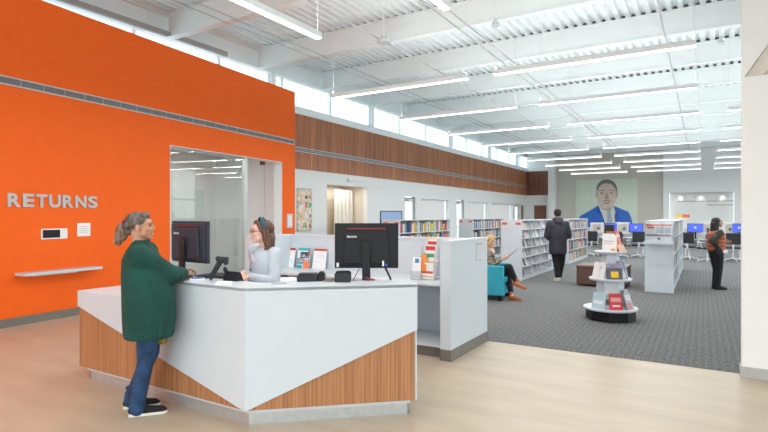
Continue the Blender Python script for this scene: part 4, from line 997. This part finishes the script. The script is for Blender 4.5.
class Fig:
    def __init__(s, label, px, d, phi, H=1.65, z=0.):
        x, y = P(px, d); s.rot = rotc(phi); s.t = thing('person', label, 'person', (x,y,z), s.rot); s.o = Vector((x,y,z)); s.k = H/1.65
        s.b = MB()
    def loc(s, px, d, z=None, py=None):
        x, y = P(px, d); zz = z if z is not None else Z(py, d); v = Vector((x,y,zz))-s.o
        c, n = math.cos(-s.rot), math.sin(-s.rot); return Vector((v.x*c-v.y*n, v.x*n+v.y*c, v.z))
    def hand(s, b, wrist, dirv, palm, side, curl=.5, sc=1.):
        """wrist -> fingers along dirv, palm normal, thumb on side*(dir x palm)"""
        d = Vector(dirv).normalized(); n = Vector(palm); n = (n-d*n.dot(d)).normalized(); w = d.cross(n)*side; W = Vector(wrist); q = sc
        for i in range(4):
            off = (i-1.5)*-.021*q; base = W+w*off*.6+d*.012*q; kn = W+d*(.085-.006*abs(i-1.2))*q+w*off
            b.cap(base, kn, .0125*q, .0105*q, n=8)
            L = (.072,.08,.074,.058)[i]*q; p = kn; ang = curl*.35
            for sg, fr in enumerate((.45,.32,.23)):
                dr = d*math.cos(ang)+n*math.sin(ang); p2 = p+dr*L*fr; b.cap(p, p2, (.0092-.0008*sg)*q, (.0085-.0008*sg)*q, n=8); p = p2; ang += curl*.55
        tb = W+w*.022*q+d*.02*q; t1 = tb+(w*.75+d*.6+n*.25).normalized()*.042*q; t2 = t1+(w*.3+d*.85+n*.4).normalized()*.034*q
        b.cap(tb, t1, .0125*q, .010*q, n=8); b.cap(t1, t2, .010*q, .0085*q, n=8)
    def headT(s, c, yaw=0, pitch=0, roll=0):
        return Matrix.Translation(Vector(c)) @ Matrix.Rotation(math.radians(yaw),4,'Z') @ Matrix.Rotation(math.radians(pitch),4,'X') @ Matrix.Rotation(math.radians(roll),4,'Y')
    def head(s, b, T, k=1., smile=False):
        def E(c, r, R=None):
            q = T.to_3x3().to_quaternion(); b.ell(T@(Vector(c)*k), [x*k for x in r], q if R is None else q@R)
        def K(p, q, r0, r1): b.cap(T@(Vector(p)*k), T@(Vector(q)*k), r0*k, r1*k, n=10)
        E((0,-.012,.028),(.074,.094,.083)); E((0,.028,-.025),(.060,.060,.070)); E((0,.030,-.062),(.046,.050,.042)); E((0,.066,-.090),(.024,.020,.019))
        E((0,.066,.030),(.052,.022,.030)); K((-.028,.083,.024),(.028,.083,.024),.009,.009)      # forehead, brow
        K((0,.085,.014),(0,.101,-.022),.007,.0105); E((-.011,.090,-.027),(.008,.009,.007)); E((.011,.090,-.027),(.008,.009,.007))
        for sx in (-1,1):
            E((sx*.040,.066,-.020),(.021,.020,.018)); E((sx*.048,.02,-.055),(.016,.035,.025))
            E((sx*.076,-.006,-.008),(.008,.018,.030)); E((sx*.078,-.004,-.030),(.007,.010,.012))
        K((-.017,.082,-.053),(.017,.082,-.053),.0075,.0075); K((-.014,.080,-.066),(.014,.080,-.066),.008,.008)
    def face(s, T, k=1., smile=False, brow='hair_brown'):
        def pt(p): return T@(Vector(p)*k)
        q = T.to_3x3().to_quaternion()
        for sx in (-1,1):
            b = MB(); b.ell(pt((sx*.031,.0815,.006)),(.0115*k,.006*k,.0055*k),q,12); b.build('eye','eye',s.t,smooth=True)
            b = MB(); b.path([pt((sx*.016,.093,.026)),pt((sx*.030,.090,.031)),pt((sx*.045,.079,.026))],.0035*k,6); b.build('eyebrow',brow,s.t)
        b = MB(); b.cap(pt((-.020,.082,-.0535)),pt((0,.0865,-.0555)),.004*k,.0050*k,8); b.cap(pt((0,.0865,-.0555)),pt((.020,.082,-.0535)),.0050*k,.004*k,8); b.cap(pt((-.015,.082,-.066)),pt((.015,.082,-.066)),.0050*k,.0050*k,8); b.build('lips','lips',s.t,smooth=True)
        if smile: b = MB(); b.ell(pt((0,.0895,-.0600)),(.015*k,.0035*k,.0032*k),q,12); b.build('teeth','teeth',s.t,smooth=True)
    def shoe(s, name, ankle, dirv, m, L=.26, solem='sole', high=0, pitch=0, thick=.022):
        a = Vector(ankle); d = Vector((dirv[0],dirv[1],0)).normalized(); 
        yaw = math.atan2(d.y,d.x)-PI/2
        T = Matrix.Translation(a) @ Matrix.Rotation(yaw,4,'Z') @ Matrix.Rotation(pitch,4,'X')   # local +Y forward, z=0 at ankle height
        h = .07
        b = MB(); c = lambda p,q,r0,r1: b.cap(T@Vector(p),T@Vector(q),r0,r1,n=12)
        c((0,-.035,-h+.045),(0,.06,-h+.04),.036,.040); c((.0,.06,-h+.037),(.004,L-.105,-h+.028),.040,.034); c((0,L-.105,-h+.026),(.002,L-.085,-h+.024),.033,.024)
        c((0,-.03,-h+.05),(0,-.012,-h+.075+high),.036,.038+high*.06)
        sh = b.build(name, m, s.t, remesh=.006, sm=5)
        outl = [(-.030,-.065),(.030,-.065),(.036,-.02),(.036,.05),(.042,L-.13),(.036,L-.085),(.018,L-.062),(-.014,L-.062),(-.034,L-.09),(-.040,L-.13),(-.034,.05),(-.036,-.02)]
        b = MB(); b.prism([T@Vector((x,y,-h)) for x,y in outl], (T.to_3x3()@Vector((0,0,thick)))); b.build('sole', solem, sh, bevel=.004)
        return sh

# ------------------------------------------------------------ the visitor in green at the desk
f = Fig('woman with greying ponytail in a long dark green sweater leaning on the desk', 148, 4.2, -62, 1.65); t = f.t
neck = f.loc(141,4.19,z=1.375); hc = f.loc(140.5,4.2,z=1.512)
shR = f.loc(139.5,4.06,z=1.295); shL = f.loc(146,4.34,z=1.31)
haR = f.loc(186,4.45,z=1.108); haL = f.loc(187,4.62,z=1.115)
elR = f.loc(168.5,4.2,z=1.135); wrR = f.loc(183.5,4.42,z=1.115); elL, wrL = ik(shL, f.loc(180,4.58,z=1.115), .30, .25, (-.6,-.2,-1))
hipR = f.loc(149,4.12,z=.86); hipL = f.loc(151,4.30,z=.86); knR = f.loc(146,4.17,z=.46); knL = f.loc(151,4.34,z=.47); anR = f.loc(137.5,4.2,z=.085); anL = f.loc(132,4.37,z=.085)
TH = f.headT(hc, -16, 4)
b = MB(); f.head(b, TH, 1.0)
b.cap(neck+V(0,0,-.06), hc+V(0,-.025,-.05), .054,.048); b.cap(shR,shL,.07,.07); b.cap(neck+V(0,0,-.15),V(0,0,1.1),.10,.14); b.cap(V(0,0,1.1),V(0,0,.9),.14,.15)
for sh,el,wr in ((shR,elR,wrR),(shL,elL,wrL)): b.cap(sh,el,.05,.04); b.cap(el,wr,.038,.027)
for hp,kn,an in ((hipR,knR,anR),(hipL,knL,anL)): b.cap(hp,kn,.085,.055); b.cap(kn,an,.052,.036); 
fr = (f.loc(230,4.62,z=1.0)-f.loc(186,4.45,z=1.0)); fr.z = 0
f.hand(b, wrR, (haR-elR).normalized()+V(0,0,-.05), (0,0,-1), 1, 1.3); f.hand(b, wrL, (haL-elL).normalized(), (0,0,-1), -1, 1.3)
b.build('body', 'skin_tan', t, remesh=.0055, sm=3)
f.face(TH, 1.0, True, 'hair_grey')
# sweater: wide body plus sleeves
def mid(a,b_,u): return Vector(a)*(1-u)+Vector(b_)*u
b = MB()
c0 = f.loc(149,4.2,z=.60); c1 = f.loc(149.5,4.19,z=.80); c2 = f.loc(149,4.19,z=1.0); c3 = f.loc(146,4.2,z=1.16); c4 = f.loc(142.5,4.2,z=1.28); c5 = f.loc(141.5,4.2,z=1.345); c6 = neck+V(0,0,.015)
b.loft([(c0.x,c0.y,.635,.196,.182),(c0.x,c0.y,.66,.206,.190),(c1.x,c1.y,.80,.218,.200),(c2.x,c2.y,.98,.222,.200),(c3.x,c3.y,1.14,.212,.182),(c4.x,c4.y,1.26,.192,.150),(c5.x,c5.y,1.325,.160,.115),(c5.x*.5+c6.x*.5,c5.y*.5+c6.y*.5,1.36,.105,.088),(c6.x,c6.y,c6.z+.012,.064,.060)])
for sh,el,wr in ((shR,elR,wrR),(shL,elL,wrL)):
    b.cap(sh+V(0,0,-.01),el,.098,.082); b.cap(el,mid(el,wr,.9),.080,.055)
    b.ell(mid(el,wr,.30)+V(0,0,-.008),(.075,.085,.062))
# folds
rr = random.Random(2)
for i in range(9):
    a = rr.uniform(0,2*PI); z0 = rr.uniform(.66,.85); r_ = .205
    b.cap(V(c1.x+.212*math.cos(a),c1.y+.192*math.sin(a),z0),V(c2.x+.205*math.cos(a+.2),c2.y+.182*math.sin(a+.2),z0+.28),.014,.010,n=8)
sw = b.build('long_sweater', 'green_knit', t, remesh=.009, sm=5)
b = MB(); q = neck+V(0,.005,.018); b.loft([(q.x,q.y,q.z-.008,.073,.068),(q.x,q.y,q.z+.016,.064,.060)]); b.build('neckband', 'green_dark', sw, smooth=True)
b = MB(); e = f.loc(161,4.24,z=.575); b.loft([(e.x,e.y,.575,.055,.045),(e.x,e.y,.66,.075,.06)]); b.build('mustard_shirt_hem', col((.22,.15,.02),.8,var=.4,vscale=30), t, smooth=True)
# jeans
b = MB(); hm = (hipR+hipL)/2
b.cap(hipR+V(0,0,-.02),hipL+V(0,0,-.02),.115,.115)
b.cap(hipR,knR,.100,.068); b.cap(knR,anR+V(0,0,.02),.064,.058); b.cap(hipL,knL,.096,.066); b.cap(knL,anL+V(0,0,.02),.062,.056)
b.cap(anR+V(0,0,.03),anR+V(0,0,-.02),.060,.066); b.cap(anL+V(0,0,.03),anL+V(0,0,-.02),.058,.064)
b.ell(anR+V(0,.01,.09),(.066,.066,.018)); b.ell(anL+V(0,.01,.09),(.064,.064,.018)); b.ell(anR+V(0,.01,.16),(.064,.064,.016))
b.build('jeans', 'jean', t, remesh=.008, sm=4)
dv = f.loc(170,4.28,z=0)-f.loc(137.5,4.2,z=0)
f.shoe('shoe', anR+V(0,0,-.012), dv, 'black_cloth', .285, thick=.024); f.shoe('shoe', anL+V(0,0,-.012), dv, 'black_cloth', .28, thick=.024)
# hair: pulled back, bushy tail
b = MB(); q = TH.to_3x3().to_quaternion()
def HT(p): return TH@Vector(p)
b.ell(HT((0,-.024,.042)),(.083,.096,.084),q); b.ell(HT((0,.03,.085)),(.062,.050,.036),q)
b.cap(HT((-.06,.02,.05)),HT((-.04,-.10,.01)),.026,.03); b.cap(HT((.06,.02,.05)),HT((.04,-.10,.01)),.026,.03); b.ell(HT((0,-.085,.0)),(.055,.05,.06),q)
hr = b.build('hair', 'hair_grey', t, remesh=.006, sm=2)
b = MB(); b.cap(HT((0,-.098,.015)),HT((0,-.130,-.005)),.045,.052); b.cap(HT((0,-.130,-.005)),HT((0,-.150,-.06)),.052,.050); b.cap(HT((0,-.150,-.06)),HT((.0,-.170,-.115)),.048,.024)
b.cap(HT((.03,-.135,-.02)),HT((.03,-.195,-.115)),.028,.010,8); b.cap(HT((-.03,-.135,-.02)),HT((-.02,-.185,-.13)),.028,.010,8)
b.build('ponytail', hairmat('tail_hair',(.06,.03,.018),(.20,.12,.08),(.42,.33,.26)), hr, remesh=.006, sm=1)
b = MB(); c = HT((0,-.118,.012)); 
for i in range(16):
    a0 = 2*PI*i/16; a1 = 2*PI*(i+1)/16; b.cap(TH@Vector((.046*math.cos(a0),-.118,.012+.046*math.sin(a0))),TH@Vector((.046*math.cos(a1),-.118,.012+.046*math.sin(a1))),.007,.007,6)
b.build('hair_tie', col((.02,.03,.10),.6), hr, smooth=True)

# ------------------------------------------------------------ the library worker behind the desk
f = Fig('smiling library worker with brown hair, glasses and teal headband in a pale grey sweater', 263.5, 4.86, 108, 1.58); t = f.t
neck = f.loc(265,4.86,z=1.32); hc = f.loc(261.5,4.82,z=1.452)
shL = f.loc(274.5,4.76,z=1.275); shR = f.loc(254.5,4.96,z=1.28)
elL, wrL = ik(shL, f.loc(247.5,4.58,z=1.075), .27, .245, (0,-.9,-.75)); elR, wrR = ik(shR, f.loc(243,4.72,z=1.09), .27, .24, (.3,-.6,-.8))
TH = f.headT(hc, 8, 2)
hipR = V(.085,0,.84); hipL = V(-.085,0,.84)
b = MB(); f.head(b, TH, .97)
b.cap(neck+V(0,0,-.05), hc+V(0,-.025,-.05), .050,.045); b.cap(shR+V(0,0,-.02),shL+V(0,0,-.02),.032,.032); b.cap(neck+V(0,0,-.16),V(0,0,1.0),.09,.12); b.cap(V(0,0,1.0),V(0,0,.86),.125,.135)
for sh,el,wr in ((shR,elR,wrR),(shL,elL,wrL)): b.cap(sh+V(0,0,-.03),el,.036,.034); b.cap(el,wr,.032,.024)
for hp,sx in ((hipR,1),(hipL,-1)): b.cap(hp,V(sx*.09,.0,.45),.08,.052); b.cap(V(sx*.09,.0,.45),V(sx*.09,-.03,.085),.05,.036)
f.hand(b, wrL, f.loc(236,4.50,z=1.05)-wrL, (0.2,0,-1), -1, .6, 1.05); f.hand(b, wrR, f.loc(234,4.62,z=1.06)-wrR, (0,0,-1), 1, .6, 1.05)
b.build('body', 'skin_fair', t, remesh=.0055, sm=3); f.face(TH, .97, True)
b = MB(); n0 = neck
b.loft([(0,0,.80,.165,.14),(0,0,.95,.165,.14),(neck.x*.4,neck.y*.4,1.08,.165,.14),(neck.x*.7,neck.y*.7,1.18,.165,.13),(neck.x,neck.y,1.27,.14,.10),(neck.x,neck.y,1.315,.085,.07)])
for sh,el,wr in ((shR,elR,wrR),(shL,elL,wrL)): b.cap(sh+V(0,0,-.018),el,.064,.056); b.cap(el,mid(el,wr,.88),.054,.034); b.cap(neck+V(0,0,-.05),sh+V(0,0,-.012),.045,.058)
for i in range(6):
    a = rr.uniform(0,2*PI); b.cap(V(.155*math.cos(a),.13*math.sin(a),.85),V(.15*math.cos(a+.3),.125*math.sin(a+.3),1.05),.012,.008,n=8)
sw = b.build('sweater', 'grey_knit', t, remesh=.007, sm=4)
b = MB(); b.cap(V(-.085,0,.82),V(.085,0,.82),.12,.12); 
for sx in (1,-1): b.cap(V(sx*.085,0,.82),V(sx*.09,.0,.45),.095,.065); b.cap(V(sx*.09,.0,.45),V(sx*.09,-.03,.09),.062,.05)
b.build('trousers', 'black_cloth', t, remesh=.01, sm=3)
for sx in (1,-1): f.shoe('shoe', (sx*.09,-.03,.07), (sx*.1,1), 'black_cloth', .25, 'black')
q = TH.to_3x3().to_quaternion(); kk_ = .98
def HT(p): return TH@(Vector(p)*kk_)
b = MB(); b.ell(HT((0,-.028,.036)),(.086,.092,.083),q)
for sx in (-1,1):
    b.cap(HT((sx*.070,-.002,.045)),HT((sx*.080,-.030,-.06)),.028,.034); b.cap(HT((sx*.080,-.030,-.06)),HT((sx*.085,-.045,-.135)),.036,.028); b.cap(HT((sx*.05,.045,.085)),HT((sx*.078,.02,.02)),.022,.016)
    b.cap(HT((sx*.06,-.07,-.05)),HT((sx*.065,-.085,-.155)),.042,.03); b.cap(HT((sx*.085,-.045,-.135)),HT((sx*.07,-.02,-.165)),.024,.012)
b.ell(HT((0,-.085,-.06)),(.07,.045,.09),q); b.ell(HT((0,.04,.095)),(.05,.03,.018),q)
hr = b.build('hair', 'hair_brown', t, remesh=.006, sm=2)
b = MB(); pts = [HT((.090*math.cos(a)*1.0,.018,.040+.094*math.sin(a)-.012*math.cos(a)**2)) for a in [PI*i/14-.1 for i in range(15)]]
for p, p2 in zip(pts, pts[1:]): b.cap(p,p2,.010,.010,8)
pts = [HT((.090*math.cos(a),-.008,.040+.094*math.sin(a))) for a in [PI*i/14-.1 for i in range(15)]]
for p, p2 in zip(pts, pts[1:]): b.cap(p,p2,.011,.011,8)
b.build('headband', mat('teal_headband',(.012,.07,.10),.7,var=.7,vscale=60), hr, remesh=.005, sm=1)
b = MB()
for sx in (-1,1):
    c = Vector((sx*.031,.097,.004)); pp_ = [HT((c.x+.021*math.cos(2*PI*i/14),c.y-.004*abs(math.cos(2*PI*i/14)),c.z+.016*math.sin(2*PI*i/14))) for i in range(15)]
    b.path(pp_,.0022,6); b.path([HT((sx*.051,.094,.008)),HT((sx*.076,.045,.008)),HT((sx*.078,-.005,.004))],.0020,6)
b.path([HT((-.010,.099,.006)),HT((.010,.099,.006))],.002,6); b.build('glasses', col((.30,.03,.04),.3), t)
# name tag and lanyard charm on the chest (chest faces the viewer's left)
tg = f.loc(253.5,4.745,z=1.205); cz = Matrix.Translation(tg)@Matrix.Rotation(.35,4,'Z')@Matrix.Rotation(-.2,4,'X')@Matrix.Rotation(-.5,4,'Y')
b = MB(); b.box((-.042,.0,-.036),(.042,.004,.036),cz); b.build('name_tag', 'paper', t)
b = MB(); b.path([neck+V(-.055,.05,.0),neck+V(-.02,.125,-.07),f.loc(250.5,4.74,z=1.13)],.0022,6); b.build('lanyard', col((.3,.32,.3),.5), t)
b = MB(); b.ell(f.loc(250.5,4.735,z=1.115),(.010,.008,.016)); b.build('pendant', col((.02,.20,.16),.4), t, smooth=True)

# ------------------------------------------------------------ the reader in the armchair
f = Fig('blond reader in a patterned blouse sitting cross legged in the teal armchair', 488.5, 10.29, -107, 1.65); t = f.t
pel = V(0,-.10,.535); neck = f.loc(488.6,10.27,z=.965); hc = f.loc(490.8,10.2,z=1.112)
hipR = pel+V(.09,.02,-.01); hipL = pel+V(-.09,.02,-.01)
knR = f.loc(509.5,10.02,z=.615); anR = f.loc(516.5,9.93,z=.345); toeR = f.loc(531,9.90,z=.22)
knL = f.loc(507.5,10.18,z=.50); anL = f.loc(511.5,9.98,z=.095)
shR = neck+V(.165,-.01,-.06); shL = neck+V(-.165,-.01,-.06); mg = f.loc(503,10.05,z=.79)
elR, wrR = ik(shR, mg+V(.10,-.02,-.01), .28,.24,(.5,-.4,-1)); elL, wrL = ik(shL, mg+V(-.10,-.02,-.01), .28,.24,(-.5,-.4,-1))
TH = f.headT(hc, 8, -22)
b = MB(); f.head(b, TH, .98); b.cap(neck+V(0,0,-.05),hc+V(0,-.03,-.05),.055,.048); b.cap(shR,shL,.06,.06); b.cap(neck+V(0,-.0,-.08),pel+V(0,0,.12),.12,.12); b.cap(pel+V(0,0,.12),pel,.13,.14)
for sh,el,wr in ((shR,elR,wrR),(shL,elL,wrL)): b.cap(sh,el,.045,.036); b.cap(el,wr,.034,.025)
for hp,kn,an in ((hipR,knR,anR),(hipL,knL,anL)): b.cap(hp,kn,.075,.052); b.cap(kn,an,.05,.036)
f.hand(b, wrR, (-.15,.9,.2), (-1,0,.3), 1, .9); f.hand(b, wrL, (.15,.9,.2), (1,0,.3), -1, .9)
b.build('body', 'skin_fair', t, remesh=.008, sm=3); f.face(TH, .98)
b = MB(); m_ = (neck+pel)/2
b.loft([(pel.x,pel.y,pel.z-.02,.17,.14),(pel.x,pel.y,pel.z+.08,.17,.14),(m_.x,m_.y-.01,m_.z,.165,.135),(neck.x,neck.y,neck.z-.12,.175,.12),(neck.x,neck.y,neck.z-.05,.14,.10),(neck.x,neck.y,neck.z,.07,.065)])
for sh,el,wr in ((shR,elR,wrR),(shL,elL,wrL)): b.cap(sh,el,.07,.058); b.cap(el,mid(el,wr,.85),.056,.04)
b.build('blouse', 'blouse', t, remesh=.01, sm=3)
b = MB(); b.cap(hipR,hipL,.11,.11); b.cap(hipR,knR,.098,.07); b.cap(knR,mid(knR,anR,.85),.066,.05); b.cap(hipL,knL,.098,.07); b.cap(knL,mid(knL,anL,.82),.066,.052)
b.build('trousers', 'black_cloth', t, remesh=.009, sm=3)
dR = toeR-anR; f.shoe('ankle_boot', anR+V(0,0,-.01), dR, 'boot', .27, 'boot', high=.05, pitch=-.32); f.shoe('ankle_boot', anL+V(0,0,-.02), f.loc(524,9.8,z=0)-f.loc(511.5,9.98,z=0), 'boot', .27, 'boot', high=.05)
q = TH.to_3x3().to_quaternion()
def HT(p): return TH@Vector(p)
b = MB(); b.ell(HT((0,-.028,.036)),(.086,.094,.086),q); b.ell(HT((0,.04,.09)),(.055,.04,.026),q)
for sx in (-1,1): b.cap(HT((sx*.068,.02,.04)),HT((sx*.080,-.02,-.07)),.028,.034); b.cap(HT((sx*.080,-.02,-.07)),HT((sx*.08,-.02,-.15)),.034,.022)
b.ell(HT((0,-.08,-.07)),(.075,.05,.10),q); b.build('hair', 'hair_blond', t, remesh=.008, sm=2)
# her magazine (held, so a thing of its own)
mx, my = P(506.5,10.02)
t2 = thing('magazine', 'open magazine held by the blond reader in the armchair', 'magazine', (mx,my,.79), f.rot)
T = Matrix.Rotation(.75,4,'X')
b = MB(); b.prism([(-.21,0,0),(0,0,-.012),(0,.28,-.012),(-.21,.28,0)],(0,0,.008),T); b.prism([(.21,0,0),(0,0,-.012),(0,.28,-.012),(.21,.28,0)],(0,0,.008),T); b.build('pages', col((.55,.56,.58),.4), t2)
b = MB(); b.box((.03,.02,.0082),(.18,.15,.0092),T); b.box((-.18,.05,.0082),(-.04,.24,.0092),T); b.build('printed_picture', col((.12,.14,.18),.4), t2)

# ------------------------------------------------------------ the walking man
f = Fig('man in a dark hooded jacket and black trousers walking away past the bookcases', 557.8, 12.85, -6, 1.75, .004); t = f.t
neck = V(0,-.01,1.47); hc = V(.0,.03,1.635)
shR = V(.19,-.01,1.40); shL = V(-.19,-.01,1.40)
elR, wrR = ik(shR, V(.16,.20,1.02), .29,.25,(.55,-.8,-.1)); elL, wrL = ik(shL, V(-.16,.20,1.02), .29,.25,(-.55,-.8,-.1))
hipR = V(.10,0,.92); hipL = V(-.10,0,.92); knR = V(.11,.06,.50); anR = V(.07,.14,.10); knL = V(-.04,.03,.50); anL = V(-.02,-.06,.11)
TH = f.headT(hc, 0, -8)
b = MB(); f.head(b, TH, 1.04); b.cap(neck+V(0,0,-.05),hc+V(0,-.02,-.05),.06,.055); b.cap(shR,shL,.07,.07); b.cap(V(0,0,1.35),V(0,0,1.0),.14,.14)
for sh,el,wr in ((shR,elR,wrR),(shL,elL,wrL)): b.cap(sh,el,.05,.042); b.cap(el,wr,.04,.03)
for hp,kn,an in ((hipR,knR,anR),(hipL,knL,anL)): b.cap(hp,kn,.085,.06); b.cap(kn,an,.055,.04)
f.hand(b, wrR, (-.3,.6,-.6), (-1,0,0), 1, .8); f.hand(b, wrL, (.3,.6,-.6), (1,0,0), -1, .8)
b.build('body', 'skin_brown', t, remesh=.009, sm=3); f.face(TH, 1.02, False, 'hair_black')
b = MB(); b.loft([(0,0,.66,.200,.15),(0,0,.71,.215,.165),(0,0,.9,.215,.165),(0,-.01,1.1,.21,.16),(0,-.01,1.25,.22,.155),(0,-.01,1.38,.22,.14),(0,-.01,1.46,.13,.11),(0,0,1.52,.095,.095)])
for sh,el,wr in ((shR,elR,wrR),(shL,elL,wrL)): b.cap(sh,el,.088,.072); b.cap(el,mid(el,wr,.95),.070,.055); b.ell(mid(sh,el,.6),(.082,.082,.05)); b.ell(mid(el,wr,.4),(.075,.075,.05))
j_ = b.build('hooded_jacket', 'navy_jacket', t, remesh=.011, sm=3)
b = MB(); b.cap(V(-.06,-.06,1.50),V(.06,-.06,1.50),.062,.062); b.cap(V(-.08,.02,1.51),V(-.06,-.06,1.50),.05,.06); b.cap(V(.08,.02,1.51),V(.06,-.06,1.50),.05,.06); b.ell((0,-.105,1.44),(.11,.06,.08)); b.build('hood', 'navy_jacket', j_, remesh=.009, sm=3)
b = MB(); b.cap(hipR,hipL,.11,.11)
for hp,kn,an in ((hipR,knR,anR),(hipL,knL,anL)): b.cap(hp,kn,.105,.08); b.cap(kn,an+V(0,0,.02),.077,.06)
b.build('trousers', 'black_cloth', t, remesh=.01, sm=3)
f.shoe('shoe', anR+V(0,0,-.03), (.15,1), 'cream_shoe', .30); f.shoe('shoe', anL+V(0,0,-.03), (-.1,1), 'cream_shoe', .30, pitch=-.06)
q = TH.to_3x3().to_quaternion(); b = MB(); b.ell(TH@Vector((0,-.020,.045)),(.092,.108,.094),q); b.ell(TH@Vector((0,-.06,-.01)),(.075,.05,.05),q); b.build('hair', 'hair_black', t, remesh=.009, sm=2)

# ------------------------------------------------------------ the woman by the right edge
f = Fig('woman with long dark curly hair in a rust vest and camouflage sleeves facing right', 716, 11.45, -86, 1.56, .004); t = f.t
neck = V(0,.0,1.305); hc = V(.0,.045,1.445)
shR = V(.155,-.02,1.235); shL = V(-.155,-.02,1.235)
elR = V(.19,-.24,1.06); wrR = V(.17,-.07,.92); elL, wrL = ik(shL, V(-.10,.26,1.02), .27,.235,(-.3,-.5,-1))
hipR = V(.085,0,.82); hipL = V(-.085,0,.82); knR = V(.09,.0,.44); anR = V(.09,-.03,.09); knL = V(-.08,.07,.44); anL = V(-.08,.03,.09)
TH = f.headT(hc, 0, 2)
b = MB(); f.head(b, TH, .97); b.cap(neck+V(0,0,-.05),hc+V(0,-.03,-.05),.052,.046); b.cap(shR,shL,.06,.06); b.cap(V(0,0,1.2),V(0,0,.9),.12,.125)
for sh,el,wr in ((shR,elR,wrR),(shL,elL,wrL)): b.cap(sh,el,.045,.036); b.cap(el,wr,.034,.026)
for hp,kn,an in ((hipR,knR,anR),(hipL,knL,anL)): b.cap(hp,kn,.08,.055); b.cap(kn,an,.05,.036)
f.hand(b, wrR, (-.1,.7,-.5), (-1,0,0), 1, .8); f.hand(b, wrL, (.2,1,.1), (1,0,-.3), -1, .8)
b.build('body', 'skin_brown', t, remesh=.009, sm=3); f.face(TH, .97, False, 'hair_black')
b = MB(); b.loft([(0,.01,.80,.165,.135),(0,.01,.92,.165,.14),(0,0,1.08,.17,.15),(0,-.01,1.2,.165,.14),(0,-.01,1.26,.13,.10)]); b.cap(shR,elR,.07,.06); b.cap(elR,mid(elR,wrR,.9),.058,.042); b.cap(shL,elL,.07,.06); b.cap(elL,mid(elL,wrL,.9),.058,.042)
b.build('camouflage_shirt', 'camo', t, remesh=.01, sm=3)
b = MB(); b.loft([(0,.012,.83,.178,.15),(0,.012,.86,.185,.158),(0,.01,1.0,.185,.165),(0,0,1.12,.18,.168),(0,-.01,1.22,.16,.145),(0,-.01,1.285,.10,.09)])
for k in range(5):
    z = .88+k*.08
    for i in range(24):
        a0, a1 = 2*PI*i/24, 2*PI*(i+1)/24; b.cap(V(.176*math.cos(a0),.008+.156*math.sin(a0),z),V(.176*math.cos(a1),.008+.156*math.sin(a1),z),.022,.022,6)
b.build('quilted_vest', 'rust', t, remesh=.010, sm=2)
b = MB(); b.cap(hipR,hipL,.105,.105)
for hp,kn,an in ((hipR,knR,anR),(hipL,knL,anL)): b.cap(hp,kn,.10,.075); b.cap(kn,an+V(0,0,.01),.072,.058)
b.build('trousers', 'black_cloth', t, remesh=.01, sm=3)
f.shoe('shoe', anR+V(0,0,-.02), (.0,1), 'black_cloth', .27, 'black'); f.shoe('shoe', anL+V(0,0,-.02), (.0,1), 'black_cloth', .27, 'black')
q = TH.to_3x3().to_quaternion(); b = MB(); b.ell(TH@Vector((0,-.050,.045)),(.090,.090,.082),q); b.ell(TH@Vector((0,-.08,-.07)),(.095,.06,.14),q)
for i in range(16):
    a = PI+.25+(PI-.5)*i/15; b.cap(TH@Vector((.075*math.cos(a),-.035+.105*math.sin(a)*.9,.0)),TH@Vector((.095*math.cos(a),-.05+.12*math.sin(a)*.9,-.20-.03*(i%3))),.028,.016,8)
b.build('curly_hair', 'hair_black', t, remesh=.009, sm=1)
b = MB(); b.box((.165,.03,.80),(.185,.13,.865)); b.build('badge', 'paper', t)
bx_, by_ = P(709.2,11.2)
b = MB(); b.box((-.17,-.20,.74),(.20,-.165,.93)) ; b.bm.free()
b = MB(); b.ell((.19,-.09,.83),(.045,.10,.10)); b.cap(V(.17,-.09,.9),V(.12,.02,1.27),.012,.012,8); b.build('shoulder_bag', 'black_cloth', t, remesh=.009, sm=2)
# ================================================================== LIGHT AND CAMERA
w = bpy.data.worlds.new('world'); bpy.context.scene.world = w; w.use_nodes = True
nt = w.node_tree; bg = nt.nodes['Background']
tc = nt.nodes.new('ShaderNodeTexCoord'); sp = nt.nodes.new('ShaderNodeSeparateXYZ'); nt.links.new(tc.outputs['Generated'], sp.inputs[0])
rp = ramp(nt, [(0,(.45,.45,.44)),(.49,(.62,.64,.64)),(.52,(.93,.98,1.0)),(1,(.80,.92,1.0))])
mr = nt.nodes.new('ShaderNodeMapRange'); mr.inputs['From Min'].default_value = -1; nt.links.new(sp.outputs['Z'], mr.inputs[0]); nt.links.new(mr.outputs[0], rp.inputs[0])
nt.links.new(rp.outputs[0], bg.inputs['Color']); bg.inputs['Strength'].default_value = WORLD
# the pendants' upward light (they are direct / indirect fittings)
for ob in [o for o in C.objects if o.name.startswith('linear_pendant_light')]:
    for up, en in ((True, UPW), (False, DNW)):
        li = bpy.data.lights.new('pendant_lamp', 'AREA'); li.shape = 'RECTANGLE'; li.size = 2.8; li.size_y = .08; li.energy = en*(.55 if ob.location.y < 0 else 1); li.color = (1,.985,.96)
        lo = bpy.data.objects.new('pendant_lamp', li); C.objects.link(lo)
        lo.location = ob.location + Vector((0,0,.095 if up else -.006)); lo.rotation_euler = (PI if up else 0,0,ob.rotation_euler.z)
cam = bpy.data.cameras.new('camera'); cam.sensor_width = 36; cam.lens = 36*F/768; cam.clip_start = .05; cam.clip_end = 300
co = bpy.data.objects.new('camera', cam); C.objects.link(co); co.location = (0,0,H0); co.rotation_euler = (PI/2,0,YAW)
bpy.context.scene.camera = co
vs = bpy.context.scene.view_settings; vs.view_transform = 'Standard'; vs.look = 'None'; vs.gamma = 1; vs.exposure = EXPO; vs.use_curve_mapping = False
cy = bpy.context.scene.cycles; cy.use_denoising = True; cy.max_bounces = 10; cy.diffuse_bounces = 6; cy.transparent_max_bounces = 16; cy.sample_clamp_indirect = 8
